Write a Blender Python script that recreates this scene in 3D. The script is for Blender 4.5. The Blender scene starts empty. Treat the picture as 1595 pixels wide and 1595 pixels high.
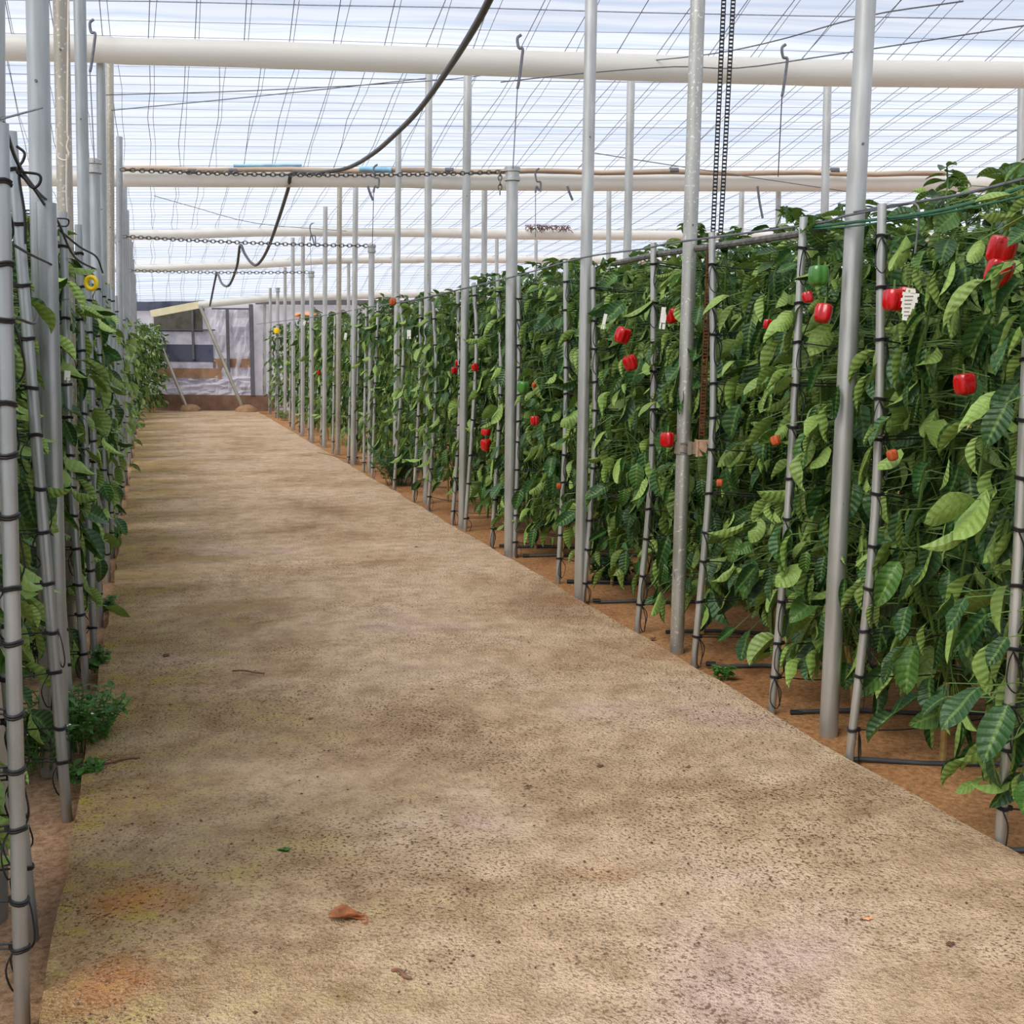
import bpy, math, random
from mathutils import Vector, Matrix
random.seed(7)
S = bpy.context.scene
COL = S.collection
PI = math.pi

# ------------------------------------------------------------------ camera
F = 1800.0; CX = CY = 797.5; H = 1.5
PITCH = math.atan((CY - 549.0) / F); ROLL = 0.009
fw = Vector((0, math.cos(PITCH), -math.sin(PITCH)))
u0 = Vector((0, math.sin(PITCH), math.cos(PITCH)))
r0 = Vector((1, 0, 0))
RT = r0 * math.cos(ROLL) + u0 * math.sin(ROLL)
UP = u0 * math.cos(ROLL) - r0 * math.sin(ROLL)
EYE = Vector((0, 0, H))
cd = bpy.data.cameras.new('camera'); cam = bpy.data.objects.new('camera', cd); COL.objects.link(cam)
cd.sensor_width = 36.0; cd.lens = 36.0 * F / 1595.0; cd.clip_start = 0.05; cd.clip_end = 300
m = Matrix((RT, UP, -fw)).transposed().to_4x4(); m.translation = EYE
cam.matrix_world = m
S.camera = cam

def ray(px, py):
    return fw + RT * ((px - CX) / F) - UP * ((py - CY) / F)
def at(px, py, Y):
    d = ray(px, py); return EYE + d * (Y / d.y)
def gnd(px, py, z=0.0):
    d = ray(px, py); return EYE + d * ((z - H) / d.z)

# ------------------------------------------------------------------ materials
def srgb(r, g, b):
    def c(v):
        v /= 255.0
        return v / 12.92 if v <= 0.04045 else ((v + 0.055) / 1.055) ** 2.4
    return (c(r), c(g), c(b), 1.0)

def newmat(name):
    mt = bpy.data.materials.new(name); mt.use_nodes = True
    nt = mt.node_tree; nt.nodes.clear()
    out = nt.nodes.new('ShaderNodeOutputMaterial')
    return mt, nt, out
def N(nt, typ, **kw):
    n = nt.nodes.new(typ)
    for k, v in kw.items():
        if k in n.inputs: n.inputs[k].default_value = v
        else: setattr(n, k, v)
    return n
def L(nt, a, b): nt.links.new(a, b)
def ramp(nt, fac, stops, interp='LINEAR'):
    r = nt.nodes.new('ShaderNodeValToRGB'); r.color_ramp.interpolation = interp
    e = r.color_ramp.elements
    while len(e) < len(stops): e.new(0.5)
    for i, (p, c) in enumerate(stops):
        e[i].position = p; e[i].color = c if len(c) == 4 else (*c, 1)
    L(nt, fac, r.inputs[0]); return r
def mixc(nt, fac, a, b, mode='MIX'):
    n = nt.nodes.new('ShaderNodeMix'); n.data_type = 'RGBA'; n.blend_type = mode
    if isinstance(fac, (int, float)): n.inputs[0].default_value = fac
    else: L(nt, fac, n.inputs[0])
    for v, i in ((a, 6), (b, 7)):
        if isinstance(v, tuple): n.inputs[i].default_value = v
        else: L(nt, v, n.inputs[i])
    return n.outputs[2]
def simple(name, col, rough=0.6, metal=0.0, var=0.15, scale=20.0, bump=0.0, spec=0.4, stretch=(1, 1, 1)):
    mt, nt, out = newmat(name)
    b = N(nt, 'ShaderNodeBsdfPrincipled', Roughness=rough, Metallic=metal)
    b.inputs['Specular IOR Level'].default_value = spec
    tc = N(nt, 'ShaderNodeTexCoord'); mp = N(nt, 'ShaderNodeMapping'); mp.inputs['Scale'].default_value = stretch
    L(nt, tc.outputs['Object'], mp.inputs[0])
    nz = N(nt, 'ShaderNodeTexNoise', Scale=scale, Detail=4.0); L(nt, mp.outputs[0], nz.inputs['Vector'])
    dk = tuple(c * (1 - var) for c in col[:3]) + (1,); lt = tuple(min(1, c * (1 + var)) for c in col[:3]) + (1,)
    r = ramp(nt, nz.outputs['Fac'], [(0.3, dk), (0.7, lt)])
    L(nt, r.outputs[0], b.inputs['Base Color'])
    if bump:
        bp = N(nt, 'ShaderNodeBump', Strength=bump, Distance=0.01); L(nt, nz.outputs['Fac'], bp.inputs['Height']); L(nt, bp.outputs[0], b.inputs['Normal'])
    L(nt, b.outputs[0], out.inputs[0]); return mt

M = {}
def galv(name, col, speck):
    mt, nt, out = newmat(name)
    b = N(nt, 'ShaderNodeBsdfPrincipled', Roughness=0.42, Metallic=0.7)
    tc = N(nt, 'ShaderNodeTexCoord'); mp = N(nt, 'ShaderNodeMapping'); mp.inputs['Scale'].default_value = (1, 1, .12)
    L(nt, tc.outputs['Object'], mp.inputs[0])
    nz = N(nt, 'ShaderNodeTexNoise', Scale=45.0, Detail=3.0); L(nt, mp.outputs[0], nz.inputs['Vector'])
    n2 = N(nt, 'ShaderNodeTexNoise', Scale=2.2, Detail=3.0); L(nt, tc.outputs['Object'], n2.inputs['Vector'])
    n3 = N(nt, 'ShaderNodeTexNoise', Scale=70.0, Detail=1.0); L(nt, tc.outputs['Object'], n3.inputs['Vector'])
    r = ramp(nt, nz.outputs['Fac'], [(0.3, tuple(c * .82 for c in col[:3])), (0.7, col)])
    r2 = ramp(nt, n2.outputs['Fac'], [(0.35, (.80, .80, .78)), (0.65, (1.05, 1.05, 1.05))])
    c = mixc(nt, 1.0, r.outputs[0], r2.outputs[0], 'MULTIPLY')
    r3 = ramp(nt, n3.outputs['Fac'], [(0.63, (0, 0, 0)), (0.70, (speck, speck, speck))])
    c = mixc(nt, r3.outputs[0], c, (.8, .8, .78, 1))
    # grimy foot
    sx = N(nt, 'ShaderNodeSeparateXYZ'); L(nt, tc.outputs['Object'], sx.inputs[0])
    mr = N(nt, 'ShaderNodeMapRange'); mr.inputs[1].default_value = .0; mr.inputs[2].default_value = .35; mr.inputs[3].default_value = .55; mr.inputs[4].default_value = 0
    L(nt, sx.outputs[2], mr.inputs[0])
    c = mixc(nt, mr.outputs[0], c, srgb(150, 132, 112))
    L(nt, c, b.inputs['Base Color']); L(nt, b.outputs[0], out.inputs[0]); return mt
M['galv'] = galv('galvanised_steel', (.60, .61, .59), .0)
M['galv_cool'] = galv('bluish_galvanised_steel', (.47, .50, .51), .0)  # same steel as the right posts, the left side's cooler light put into the colour
M['galv_spotted'] = galv('spotted_galvanised_steel', (.56, .56, .52), .8)
M['galv_warm'] = galv('weathered_steel', (.50, .46, .38), .5)
M['stake_cool'] = galv('bluish_stake_steel', (.44, .48, .50), .05)  # copy of the stake steel, darker and bluer for the light on the left
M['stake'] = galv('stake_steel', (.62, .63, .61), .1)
M['gutter'] = simple('gutter_plastic', srgb(222, 218, 208), .45, 0, .06, 3, 0, .4)
def guttermat():
    mt, nt, out = newmat('gutter_plastic_stained')
    b = N(nt, 'ShaderNodeBsdfPrincipled', Roughness=.45)
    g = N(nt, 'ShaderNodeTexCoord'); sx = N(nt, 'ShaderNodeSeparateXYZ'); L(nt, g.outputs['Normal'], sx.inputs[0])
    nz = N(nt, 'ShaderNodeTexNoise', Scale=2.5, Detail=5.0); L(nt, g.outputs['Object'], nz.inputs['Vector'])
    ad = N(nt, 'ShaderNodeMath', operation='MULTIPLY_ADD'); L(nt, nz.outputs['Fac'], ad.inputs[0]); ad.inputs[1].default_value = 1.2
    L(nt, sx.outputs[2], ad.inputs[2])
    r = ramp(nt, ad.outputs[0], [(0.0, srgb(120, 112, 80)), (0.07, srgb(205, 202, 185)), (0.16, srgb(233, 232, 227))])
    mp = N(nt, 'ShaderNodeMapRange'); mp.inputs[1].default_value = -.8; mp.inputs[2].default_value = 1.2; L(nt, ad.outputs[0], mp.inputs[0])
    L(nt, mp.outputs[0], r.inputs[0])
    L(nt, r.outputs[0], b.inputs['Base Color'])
    tr = N(nt, 'ShaderNodeBsdfTranslucent'); L(nt, r.outputs[0], tr.inputs[0]); ms = N(nt, 'ShaderNodeMixShader'); ms.inputs[0].default_value = .45
    L(nt, b.outputs[0], ms.inputs[1]); L(nt, tr.outputs[0], ms.inputs[2]); L(nt, ms.outputs[0], out.inputs[0]); return mt
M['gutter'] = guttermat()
M['gutter_yellow'] = simple('yellowed_plastic', srgb(216, 208, 172), .5, 0, .1, 4)
M['black'] = simple('black_twine', (.012, .012, .013, 1), .55, 0, .2, 30)
M['hose'] = simple('black_hose', (.05, .052, .055, 1), .45, 0, .2, 10)
M['wire'] = simple('grey_wire', (.16, .17, .19, 1), .5, .5, .2, 30)
M['roofwire'] = simple('roof_wire', (.17, .18, .23, 1), .6, .0, .2, 30)
M['rod'] = simple('grey_rod', (.12, .12, .11, 1), .7, 0, .5, 40, .3)
M['greencord'] = simple('green_cord', srgb(46, 98, 74), .5, 0, .25, 30)
M['chain'] = simple('chain_steel', (.13, .13, .13, 1), .45, .7, .3, 40)
M['rust'] = simple('rusty_chain', srgb(98, 50, 30), .8, .1, .45, 60, .3)
M['rustblock'] = simple('rust_stained_block', srgb(196, 160, 132), .7, .1, .2, 35, .3)
M['wood'] = simple('weathered_pole', srgb(176, 158, 140), .75, 0, .3, 6, .2, .3, (.25, 3, 3))
M['bluetape'] = simple('blue_tape', srgb(140, 190, 222), .5, 0, .2, 8)
M['white'] = simple('white_plastic', srgb(236, 234, 226), .5, 0, .04, 20)
M['ink'] = simple('tag_print', srgb(120, 116, 110), .6, 0, .1, 20)
M['yellow'] = simple('yellow_plastic', srgb(240, 204, 20), .45, 0, .06, 20)
M['orange'] = simple('orange_plastic', srgb(226, 150, 104), .6, 0, .15, 20)
M['darkorange'] = simple('shrivelled_orange', srgb(172, 78, 34), .6, 0, .3, 60)
M['twig'] = simple('dry_twig', srgb(120, 84, 66), .85, 0, .35, 40)
M['clod'] = simple('soil_clod', srgb(92, 66, 46), .95, 0, .3, 60)
M['grit'] = simple('grit', srgb(150, 126, 98), .95, 0, .3, 12)
M['whitecord'] = simple('white_cord', srgb(218, 208, 192), .7, 0, .1, 30)
M['pinkcord'] = M['whitecord']
M['sill'] = simple('brown_sill', srgb(120, 92, 76), .9, 0, .25, 5, .3)
M['footing'] = simple('earth_footing', srgb(150, 118, 86), .95, 0, .2, 14, .5)
M['darkmetal'] = simple('dark_frame', srgb(98, 98, 104), .6, .1, .15, 10)

def leafmat(name, front, back, frac):
    mt, nt, out = newmat(name)
    b = N(nt, 'ShaderNodeBsdfPrincipled', Roughness=.42); b.inputs['Specular IOR Level'].default_value = .35
    ge = N(nt, 'ShaderNodeNewGeometry'); uv = N(nt, 'ShaderNodeUVMap')
    rnd = ge.outputs['Random Per Island']
    rf = ramp(nt, rnd, [(0, tuple(c * .62 for c in front[:3])), (.5, front), (.86, tuple(c * 1.45 for c in front[:3])), (1, (front[0] * 3.2, front[1] * 2.3, front[2] * 1.5))])
    rb = ramp(nt, rnd, [(0, tuple(c * .75 for c in back[:3])), (1, tuple(c * 1.2 for c in back[:3]))])
    c = mixc(nt, ge.outputs['Backfacing'], rf.outputs[0], rb.outputs[0])
    sx = N(nt, 'ShaderNodeSeparateXYZ'); L(nt, uv.outputs[0], sx.inputs[0])
    ab = N(nt, 'ShaderNodeMath', operation='ABSOLUTE'); L(nt, sx.outputs[0], ab.inputs[0])
    rib = ramp(nt, ab.outputs[0], [(.03, (1, 1, 1)), (.09, (0, 0, 0))])
    # side veins run obliquely from the midrib
    k = N(nt, 'ShaderNodeMath', operation='MULTIPLY_ADD'); L(nt, ab.outputs[0], k.inputs[0]); k.inputs[1].default_value = -.24; L(nt, sx.outputs[1], k.inputs[2])
    k2 = N(nt, 'ShaderNodeMath', operation='MULTIPLY'); L(nt, k.outputs[0], k2.inputs[0]); k2.inputs[1].default_value = 48
    sn = N(nt, 'ShaderNodeMath', operation='SINE'); L(nt, k2.outputs[0], sn.inputs[0])
    vr = ramp(nt, sn.outputs[0], [(.80, (0, 0, 0)), (1, (.09, .09, .09))])
    c = mixc(nt, vr.outputs[0], c, tuple(min(1, x * 1.7) for x in back[:3]) + (1,))
    sc = N(nt, 'ShaderNodeMath', operation='MULTIPLY'); L(nt, rib.outputs[0], sc.inputs[0]); sc.inputs[1].default_value = .30
    c = mixc(nt, sc.outputs[0], c, tuple(min(1, x * 1.3) for x in back[:3]) + (1,))
    L(nt, c, b.inputs['Base Color'])
    tc = N(nt, 'ShaderNodeTexCoord'); nz = N(nt, 'ShaderNodeTexNoise', Scale=70.0, Detail=1.0); L(nt, tc.outputs['Object'], nz.inputs['Vector'])
    ad = N(nt, 'ShaderNodeMath', operation='MULTIPLY_ADD'); L(nt, sn.outputs[0], ad.inputs[0]); ad.inputs[1].default_value = -.35; L(nt, nz.outputs['Fac'], ad.inputs[2])
    bp = N(nt, 'ShaderNodeBump', Strength=.55, Distance=.006); L(nt, ad.outputs[0], bp.inputs['Height']); L(nt, bp.outputs[0], b.inputs['Normal'])
    tr = N(nt, 'ShaderNodeBsdfTranslucent'); L(nt, mixc(nt, .6, c, (front[0] * 5, front[1] * 4.2, front[2] * 1.6, 1)), tr.inputs[0])
    ms = N(nt, 'ShaderNodeMixShader'); ms.inputs[0].default_value = frac
    L(nt, b.outputs[0], ms.inputs[1]); L(nt, tr.outputs[0], ms.inputs[2]); L(nt, ms.outputs[0], out.inputs[0]); return mt
M['leaf'] = leafmat('pepper_leaf', (.024, .071, .019, 1), (.215, .325, .075, 1), .11)
M['weed'] = leafmat('weed_leaf', (.06, .17, .03, 1), (.14, .28, .07, 1), .2)
M['darkweed'] = leafmat('feathery_weed_leaf', (.03, .10, .03, 1), (.07, .16, .06, 1), .15)
M['palewhite'] = simple('tiny_white_flower', srgb(225, 225, 215), .7, 0, .05, 20)
M['stem'] = simple('green_stem', srgb(80, 108, 46), .55, 0, .25, 14)
M['trunk'] = simple('woody_stem', srgb(158, 130, 74), .75, 0, .3, 30, .3)
M['red'] = simple('ripe_red_skin', (.46, .004, .006, 1), .18, 0, .2, 5, 0, .6)
M['greenfruit'] = simple('unripe_green_skin', (.06, .20, .03, 1), .2, 0, .2, 5, 0, .6)
M['deadleaf'] = simple('dry_leaf', srgb(150, 92, 52), .7, 0, .45, 40, .4)

def film(name, tcol, stripes, transp, axis=1):
    mt, nt, out = newmat(name)
    tc = N(nt, 'ShaderNodeTexCoord'); mp = N(nt, 'ShaderNodeMapping')
    mp.inputs['Scale'].default_value = (.09, 5.0, .6) if axis == 1 else (1.6, 1.6, 1.6)
    L(nt, tc.outputs['Object'], mp.inputs[0])
    nz = N(nt, 'ShaderNodeTexNoise', Scale=1.6, Detail=5.0, Roughness=.65); L(nt, mp.outputs[0], nz.inputs['Vector'])
    r = ramp(nt, nz.outputs['Fac'], [(.36, stripes), (.54, tcol)])
    tl = N(nt, 'ShaderNodeBsdfTranslucent'); L(nt, r.outputs[0], tl.inputs[0])
    tp = N(nt, 'ShaderNodeBsdfTransparent'); tp.inputs[0].default_value = (1, 1, 1, 1)
    ms = N(nt, 'ShaderNodeMixShader'); ms.inputs[0].default_value = transp
    if axis == 0:
        df = N(nt, 'ShaderNodeBsdfDiffuse'); L(nt, r.outputs[0], df.inputs[0]); m2 = N(nt, 'ShaderNodeMixShader'); m2.inputs[0].default_value = .5
        L(nt, tl.outputs[0], m2.inputs[1]); L(nt, df.outputs[0], m2.inputs[2]); L(nt, m2.outputs[0], ms.inputs[1])
    else: L(nt, tl.outputs[0], ms.inputs[1])
    L(nt, tp.outputs[0], ms.inputs[2])
    L(nt, ms.outputs[0], out.inputs[0]); return mt
M['film'] = film('greenhouse_film', (.455, .475, .54), (.31, .36, .47), .32)
M['wallfilm'] = film('wall_film', (.78, .77, .83), (.62, .62, .70), .05, 0)
M['cloudyfilm'] = film('crumpled_film', (.88, .87, .93), (.58, .58, .67), .05, 0)
M['net'] = film('dark_netting', (.20, .22, .30), (.11, .13, .18), .04, 0)  # dark outside seen through the film, given as flat panel colour
M['olivenet'] = film('olive_netting', (.24, .23, .20), (.14, .15, .12), .04, 0)  # olive tone of the outside behind the film
M['brownfilm'] = film('brown_film', (.62, .40, .26), (.42, .28, .19), .03, 0)

def pathmat():
    mt, nt, out = newmat('worn_concrete')
    b = N(nt, 'ShaderNodeBsdfPrincipled', Roughness=.9); b.inputs['Specular IOR Level'].default_value = .15
    tc = N(nt, 'ShaderNodeTexCoord'); P = tc.outputs['Object']
    n1 = N(nt, 'ShaderNodeTexNoise', Scale=.9, Detail=5.0, Roughness=.6); L(nt, P, n1.inputs['Vector'])
    n2 = N(nt, 'ShaderNodeTexNoise', Scale=7.0, Detail=6.0, Roughness=.7); L(nt, P, n2.inputs['Vector'])
    n3 = N(nt, 'ShaderNodeTexNoise', Scale=88.0, Detail=3.0, Roughness=.6); L(nt, P, n3.inputs['Vector'])
    n4 = N(nt, 'ShaderNodeTexNoise', Scale=1.7, Detail=4.0); mp = N(nt, 'ShaderNodeMapping'); mp.inputs['Location'].default_value = (7, 3, 0); mp.inputs['Scale'].default_value = (.7, 1.4, 1)
    L(nt, P, mp.inputs[0]); L(nt, mp.outputs[0], n4.inputs['Vector'])
    tan = ramp(nt, n1.outputs['Fac'], [(.30, srgb(164, 134, 104)), (.44, srgb(202, 172, 138)), (.56, srgb(218, 190, 158)), (.68, srgb(212, 182, 164))])
    c = tan.outputs[0]
    blot = ramp(nt, n2.outputs['Fac'], [(.35, (.72, .69, .64)), (.62, (1.08, 1.08, 1.08))])
    c = mixc(nt, 1, c, blot.outputs[0], 'MULTIPLY')
    sx = N(nt, 'ShaderNodeSeparateXYZ'); L(nt, P, sx.inputs[0])
    # mossy, damp strip along the left edge (x = 0) breaking up inwards
    ad = N(nt, 'ShaderNodeMath', operation='MULTIPLY_ADD'); L(nt, n4.outputs['Fac'], ad.inputs[0]); ad.inputs[1].default_value = -2.6; L(nt, sx.outputs[0], ad.inputs[2])
    mo = N(nt, 'ShaderNodeMapRange'); mo.inputs[1].default_value = -1.35; mo.inputs[2].default_value = -.25; mo.inputs[3].default_value = .95; mo.inputs[4].default_value = 0
    L(nt, ad.outputs[0], mo.inputs[0])
    moss = ramp(nt, n2.outputs['Fac'], [(.38, srgb(140, 112, 58)), (.5, srgb(164, 134, 96)), (.60, srgb(160, 142, 54))])
    c = mixc(nt, mo.outputs[0], c, moss.outputs[0])
    # the two rust stains by the corner
    for (qx, qy), rad, amt in STAINS:
        vm = N(nt, 'ShaderNodeVectorMath', operation='DISTANCE'); L(nt, P, vm.inputs[0]); vm.inputs[1].default_value = (qx, qy, 0)
        a2 = N(nt, 'ShaderNodeMath', operation='MULTIPLY_ADD'); L(nt, n2.outputs['Fac'], a2.inputs[0]); a2.inputs[1].default_value = .22; L(nt, vm.outputs['Value'], a2.inputs[2])
        r = N(nt, 'ShaderNodeMapRange'); r.inputs[1].default_value = .06; r.inputs[2].default_value = rad + .11; r.inputs[3].default_value = amt; r.inputs[4].default_value = 0
        L(nt, a2.outputs[0], r.inputs[0])
        c = mixc(nt, r.outputs[0], c, srgb(200, 120, 62))
    pit = ramp(nt, n3.outputs['Fac'], [(.39, (.26, .21, .17)), (.45, (1, 1, 1))])
    n5 = N(nt, 'ShaderNodeTexNoise', Scale=1.3, Detail=3.0); m5 = N(nt, 'ShaderNodeMapping'); m5.inputs['Location'].default_value = (3, 9, 0); L(nt, P, m5.inputs[0]); L(nt, m5.outputs[0], n5.inputs['Vector'])
    pa = ramp(nt, n5.outputs['Fac'], [(.35, (.25, .25, .25)), (.62, (.95, .95, .95))])
    c = mixc(nt, pa.outputs[0], c, mixc(nt, 1, c, pit.outputs[0], 'MULTIPLY'))
    fl = N(nt, 'ShaderNodeTexVoronoi', Scale=75.0); L(nt, P, fl.inputs['Vector'])
    fr = ramp(nt, fl.outputs['Distance'], [(.10, (.55, .55, .55)), (.22, (0, 0, 0))])
    c = mixc(nt, fr.outputs[0], c, srgb(226, 206, 180))
    L(nt, c, b.inputs['Base Color'])
    h = N(nt, 'ShaderNodeMath', operation='MULTIPLY_ADD'); L(nt, n3.outputs['Fac'], h.inputs[0]); h.inputs[1].default_value = .8; L(nt, n2.outputs['Fac'], h.inputs[2])
    bp = N(nt, 'ShaderNodeBump', Strength=1.0, Distance=.03); L(nt, h.outputs[0], bp.inputs['Height']); L(nt, bp.outputs[0], b.inputs['Normal'])
    L(nt, b.outputs[0], out.inputs[0]); return mt
def soilmat():
    mt, nt, out = newmat('sandy_soil')
    b = N(nt, 'ShaderNodeBsdfPrincipled', Roughness=.95); b.inputs['Specular IOR Level'].default_value = .1
    tc = N(nt, 'ShaderNodeTexCoord'); P = tc.outputs['Object']
    n1 = N(nt, 'ShaderNodeTexNoise', Scale=1.4, Detail=5.0); L(nt, P, n1.inputs['Vector'])
    n2 = N(nt, 'ShaderNodeTexNoise', Scale=40.0, Detail=5.0, Roughness=.75); L(nt, P, n2.inputs['Vector'])
    a = ramp(nt, n1.outputs['Fac'], [(.3, srgb(156, 110, 72)), (.7, srgb(188, 142, 98))])
    c = mixc(nt, 1, a.outputs[0], ramp(nt, n2.outputs['Fac'], [(.33, (.5, .47, .44)), (.6, (1.08, 1.08, 1.08))]).outputs[0], 'MULTIPLY')
    sb = N(nt, 'ShaderNodeVectorMath', operation='SUBTRACT'); L(nt, P, sb.inputs[0]); sb.inputs[1].default_value = eL0
    dt = N(nt, 'ShaderNodeVectorMath', operation='DOT_PRODUCT'); L(nt, sb.outputs[0], dt.inputs[0]); dt.inputs[1].default_value = pn
    side = N(nt, 'ShaderNodeMapRange'); side.inputs[1].default_value = -.3; side.inputs[2].default_value = .8; side.inputs[3].default_value = .75; side.inputs[4].default_value = 0; L(nt, dt.outputs['Value'], side.inputs[0])
    pale = mixc(nt, 1, srgb(190, 160, 132), ramp(nt, n2.outputs['Fac'], [(.33, (.42, .38, .34)), (.6, (1.0, 1.0, 1.0))]).outputs[0], 'MULTIPLY')
    c = mixc(nt, side.outputs[0], c, pale)
    L(nt, c, b.inputs['Base Color'])
    bp = N(nt, 'ShaderNodeBump', Strength=.8, Distance=.02); L(nt, n2.outputs['Fac'], bp.inputs['Height']); L(nt, bp.outputs[0], b.inputs['Normal'])
    L(nt, b.outputs[0], out.inputs[0]); return mt

# ------------------------------------------------------------------ mesh building
class MB:
    def __init__(self): self.v = []; self.f = []; self.uv = None; self.mi = []
    def add(self, vs, fs, mi=0):
        b = len(self.v); self.v.extend(vs); self.f.extend([tuple(i + b for i in q) for q in fs]); self.mi.extend([mi] * len(fs))
    def box(self, c, s, rot=None, mi=0):
        c = Vector(c); vs = []
        for x in (-.5, .5):
            for y in (-.5, .5):
                for z in (-.5, .5):
                    p = Vector((x * s[0], y * s[1], z * s[2]))
                    vs.append((rot @ p if rot else p) + c)
        self.add(vs, [(0, 1, 3, 2), (4, 6, 7, 5), (0, 4, 5, 1), (2, 3, 7, 6), (0, 2, 6, 4), (1, 5, 7, 3)], mi)
    def tube(self, pts, r, n=8, caps=True, mi=0, closed=False):
        pts = [Vector(p) for p in pts]; k = len(pts)
        rs = r if isinstance(r, (list, tuple)) else [r] * k
        t = []
        for i in range(k):
            a = pts[(i - 1) % k] if (closed or i > 0) else pts[0]
            c = pts[(i + 1) % k] if (closed or i < k - 1) else pts[-1]
            d = c - a
            t.append(d.normalized() if d.length > 1e-9 else Vector((0, 0, 1)))
        ref = Vector((0, 0, 1)) if abs(t[0].z) < .9 else Vector((1, 0, 0))
        nrm = (ref - t[0] * ref.dot(t[0])).normalized()
        vs = []
        for i in range(k):
            nrm = nrm - t[i] * nrm.dot(t[i])
            nrm = nrm.normalized() if nrm.length > 1e-6 else t[i].orthogonal().normalized()
            bn = t[i].cross(nrm)
            for j in range(n):
                a = 2 * PI * j / n
                vs.append(pts[i] + (nrm * math.cos(a) + bn * math.sin(a)) * rs[i])
        fs = []
        for i in range(k if closed else k - 1):
            i2 = (i + 1) % k
            for j in range(n):
                j2 = (j + 1) % n
                fs.append((i * n + j, i * n + j2, i2 * n + j2, i2 * n + j))
        if caps and not closed:
            fs.append(tuple(range(n - 1, -1, -1))); fs.append(tuple((k - 1) * n + j for j in range(n)))
        self.add(vs, fs, mi)
    def lathe(self, prof, n=16, c=(0, 0, 0), mi=0):
        vs = []; k = len(prof)
        for r, z in prof:
            for j in range(n):
                a = 2 * PI * j / n; vs.append((c[0] + r * math.cos(a), c[1] + r * math.sin(a), c[2] + z))
        fs = [(i * n + j, i * n + (j + 1) % n, (i + 1) * n + (j + 1) % n, (i + 1) * n + j) for i in range(k - 1) for j in range(n)]
        fs.append(tuple(range(n - 1, -1, -1))); fs.append(tuple((k - 1) * n + j for j in range(n)))
        self.add(vs, fs, mi)
    def mesh(self, name, mats, smooth=True):
        me = bpy.data.meshes.new(name)
        me.from_pydata([tuple(v) for v in self.v], [], self.f)
        for mm in (mats if isinstance(mats, (list, tuple)) else [mats]): me.materials.append(mm)
        if any(self.mi): me.polygons.foreach_set('material_index', self.mi)
        if smooth:
            me.polygons.foreach_set('use_smooth', [True] * len(me.polygons)); me.set_sharp_from_angle(angle=math.radians(42))
        if self.uv:
            ul = me.uv_layers.new(name='UVMap')
            vi = [0] * len(me.loops); me.loops.foreach_get('vertex_index', vi)
            buf = []
            for i in vi: buf.extend(self.uv[i])
            ul.data.foreach_set('uv', buf)
        me.update(); return me

def link(name, me, parent=None, loc=None, rotz=None):
    o = bpy.data.objects.new(name, me); COL.objects.link(o)
    if parent is not None: o.parent = parent
    if loc is not None: o.location = loc
    if rotz is not None: o.rotation_euler = (0, 0, rotz)
    return o
def tag(o, label, cat, group=None, kind=None):
    o['label'] = label
    if cat: o['category'] = cat
    if group: o['group'] = group
    if kind: o['kind'] = kind
    return o
def struct(o, label=None, cat=None):
    o['kind'] = 'structure'
    if label: o['label'] = label
    if cat: o['category'] = cat
    return o
ORD = ['', 'first', 'second', 'third', 'fourth', 'fifth', 'sixth', 'seventh', 'eighth', 'ninth', 'tenth', 'eleventh', 'twelfth', 'thirteenth', 'fourteenth', 'fifteenth', 'sixteenth', 'seventeenth', 'eighteenth', 'nineteenth', 'twentieth']

def smoothpts(pts, n=8):
    """Catmull-Rom through the points."""
    P = [Vector(p) for p in pts]; P = [P[0] * 2 - P[1]] + P + [P[-1] * 2 - P[-2]]
    out = []
    for i in range(1, len(P) - 2):
        a, b, c, d = P[i - 1], P[i], P[i + 1], P[i + 2]
        for k in range(n):
            t = k / n
            out.append(.5 * ((2 * b) + (c - a) * t + (2 * a - 5 * b + 4 * c - d) * t * t + (3 * b - a - 3 * c + d) * t ** 3))
    out.append(P[-2]); return out

# ------------------------------------------------------------------ ground and path
SOILZ = -.035
def soil_z(x, y):
    d = (Vector((x, y, 0)) - eL0).dot(pn); dip = .045 * max(0, min(1, (1.2 - d) / .8))
    return SOILZ - dip + .012 * math.sin(x * 2.1 + y * .7) + .010 * math.sin(y * 3.3 - x)
VPX = 236.0
eL0 = gnd(65, 1595); eL1 = gnd(220, 640); eR0 = gnd(1595, 1335); eR1 = gnd(400, 640)
pd = (eL1 - eL0).normalized(); pn = Vector((pd.y, -pd.x, 0))           # along the path, across it to the right
pathW = (eR1 - eL1).dot(pn); pathLen0 = -5.0; pathLen1 = (eL1 - eL0).length
def plocal(px, py):
    q = gnd(px, py) - eL0; return (q.dot(pn), q.dot(pd))
M['soil'] = soilmat()
g = MB(); nx, ny = 90, 110
for j in range(ny + 1):
    for i in range(nx + 1):
        x = -16 + 36 * i / nx; y = -5 + 40 * j / ny
        g.v.append((x, y, soil_z(x, y)))
for j in range(ny):
    for i in range(nx):
        a = j * (nx + 1) + i; g.f.append((a, a + 1, a + nx + 2, a + nx + 1)); g.mi.append(0)
struct(link('floor', g.mesh('floor', M['soil'])), 'orange brown sandy soil under the pepper rows', 'soil')

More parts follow.
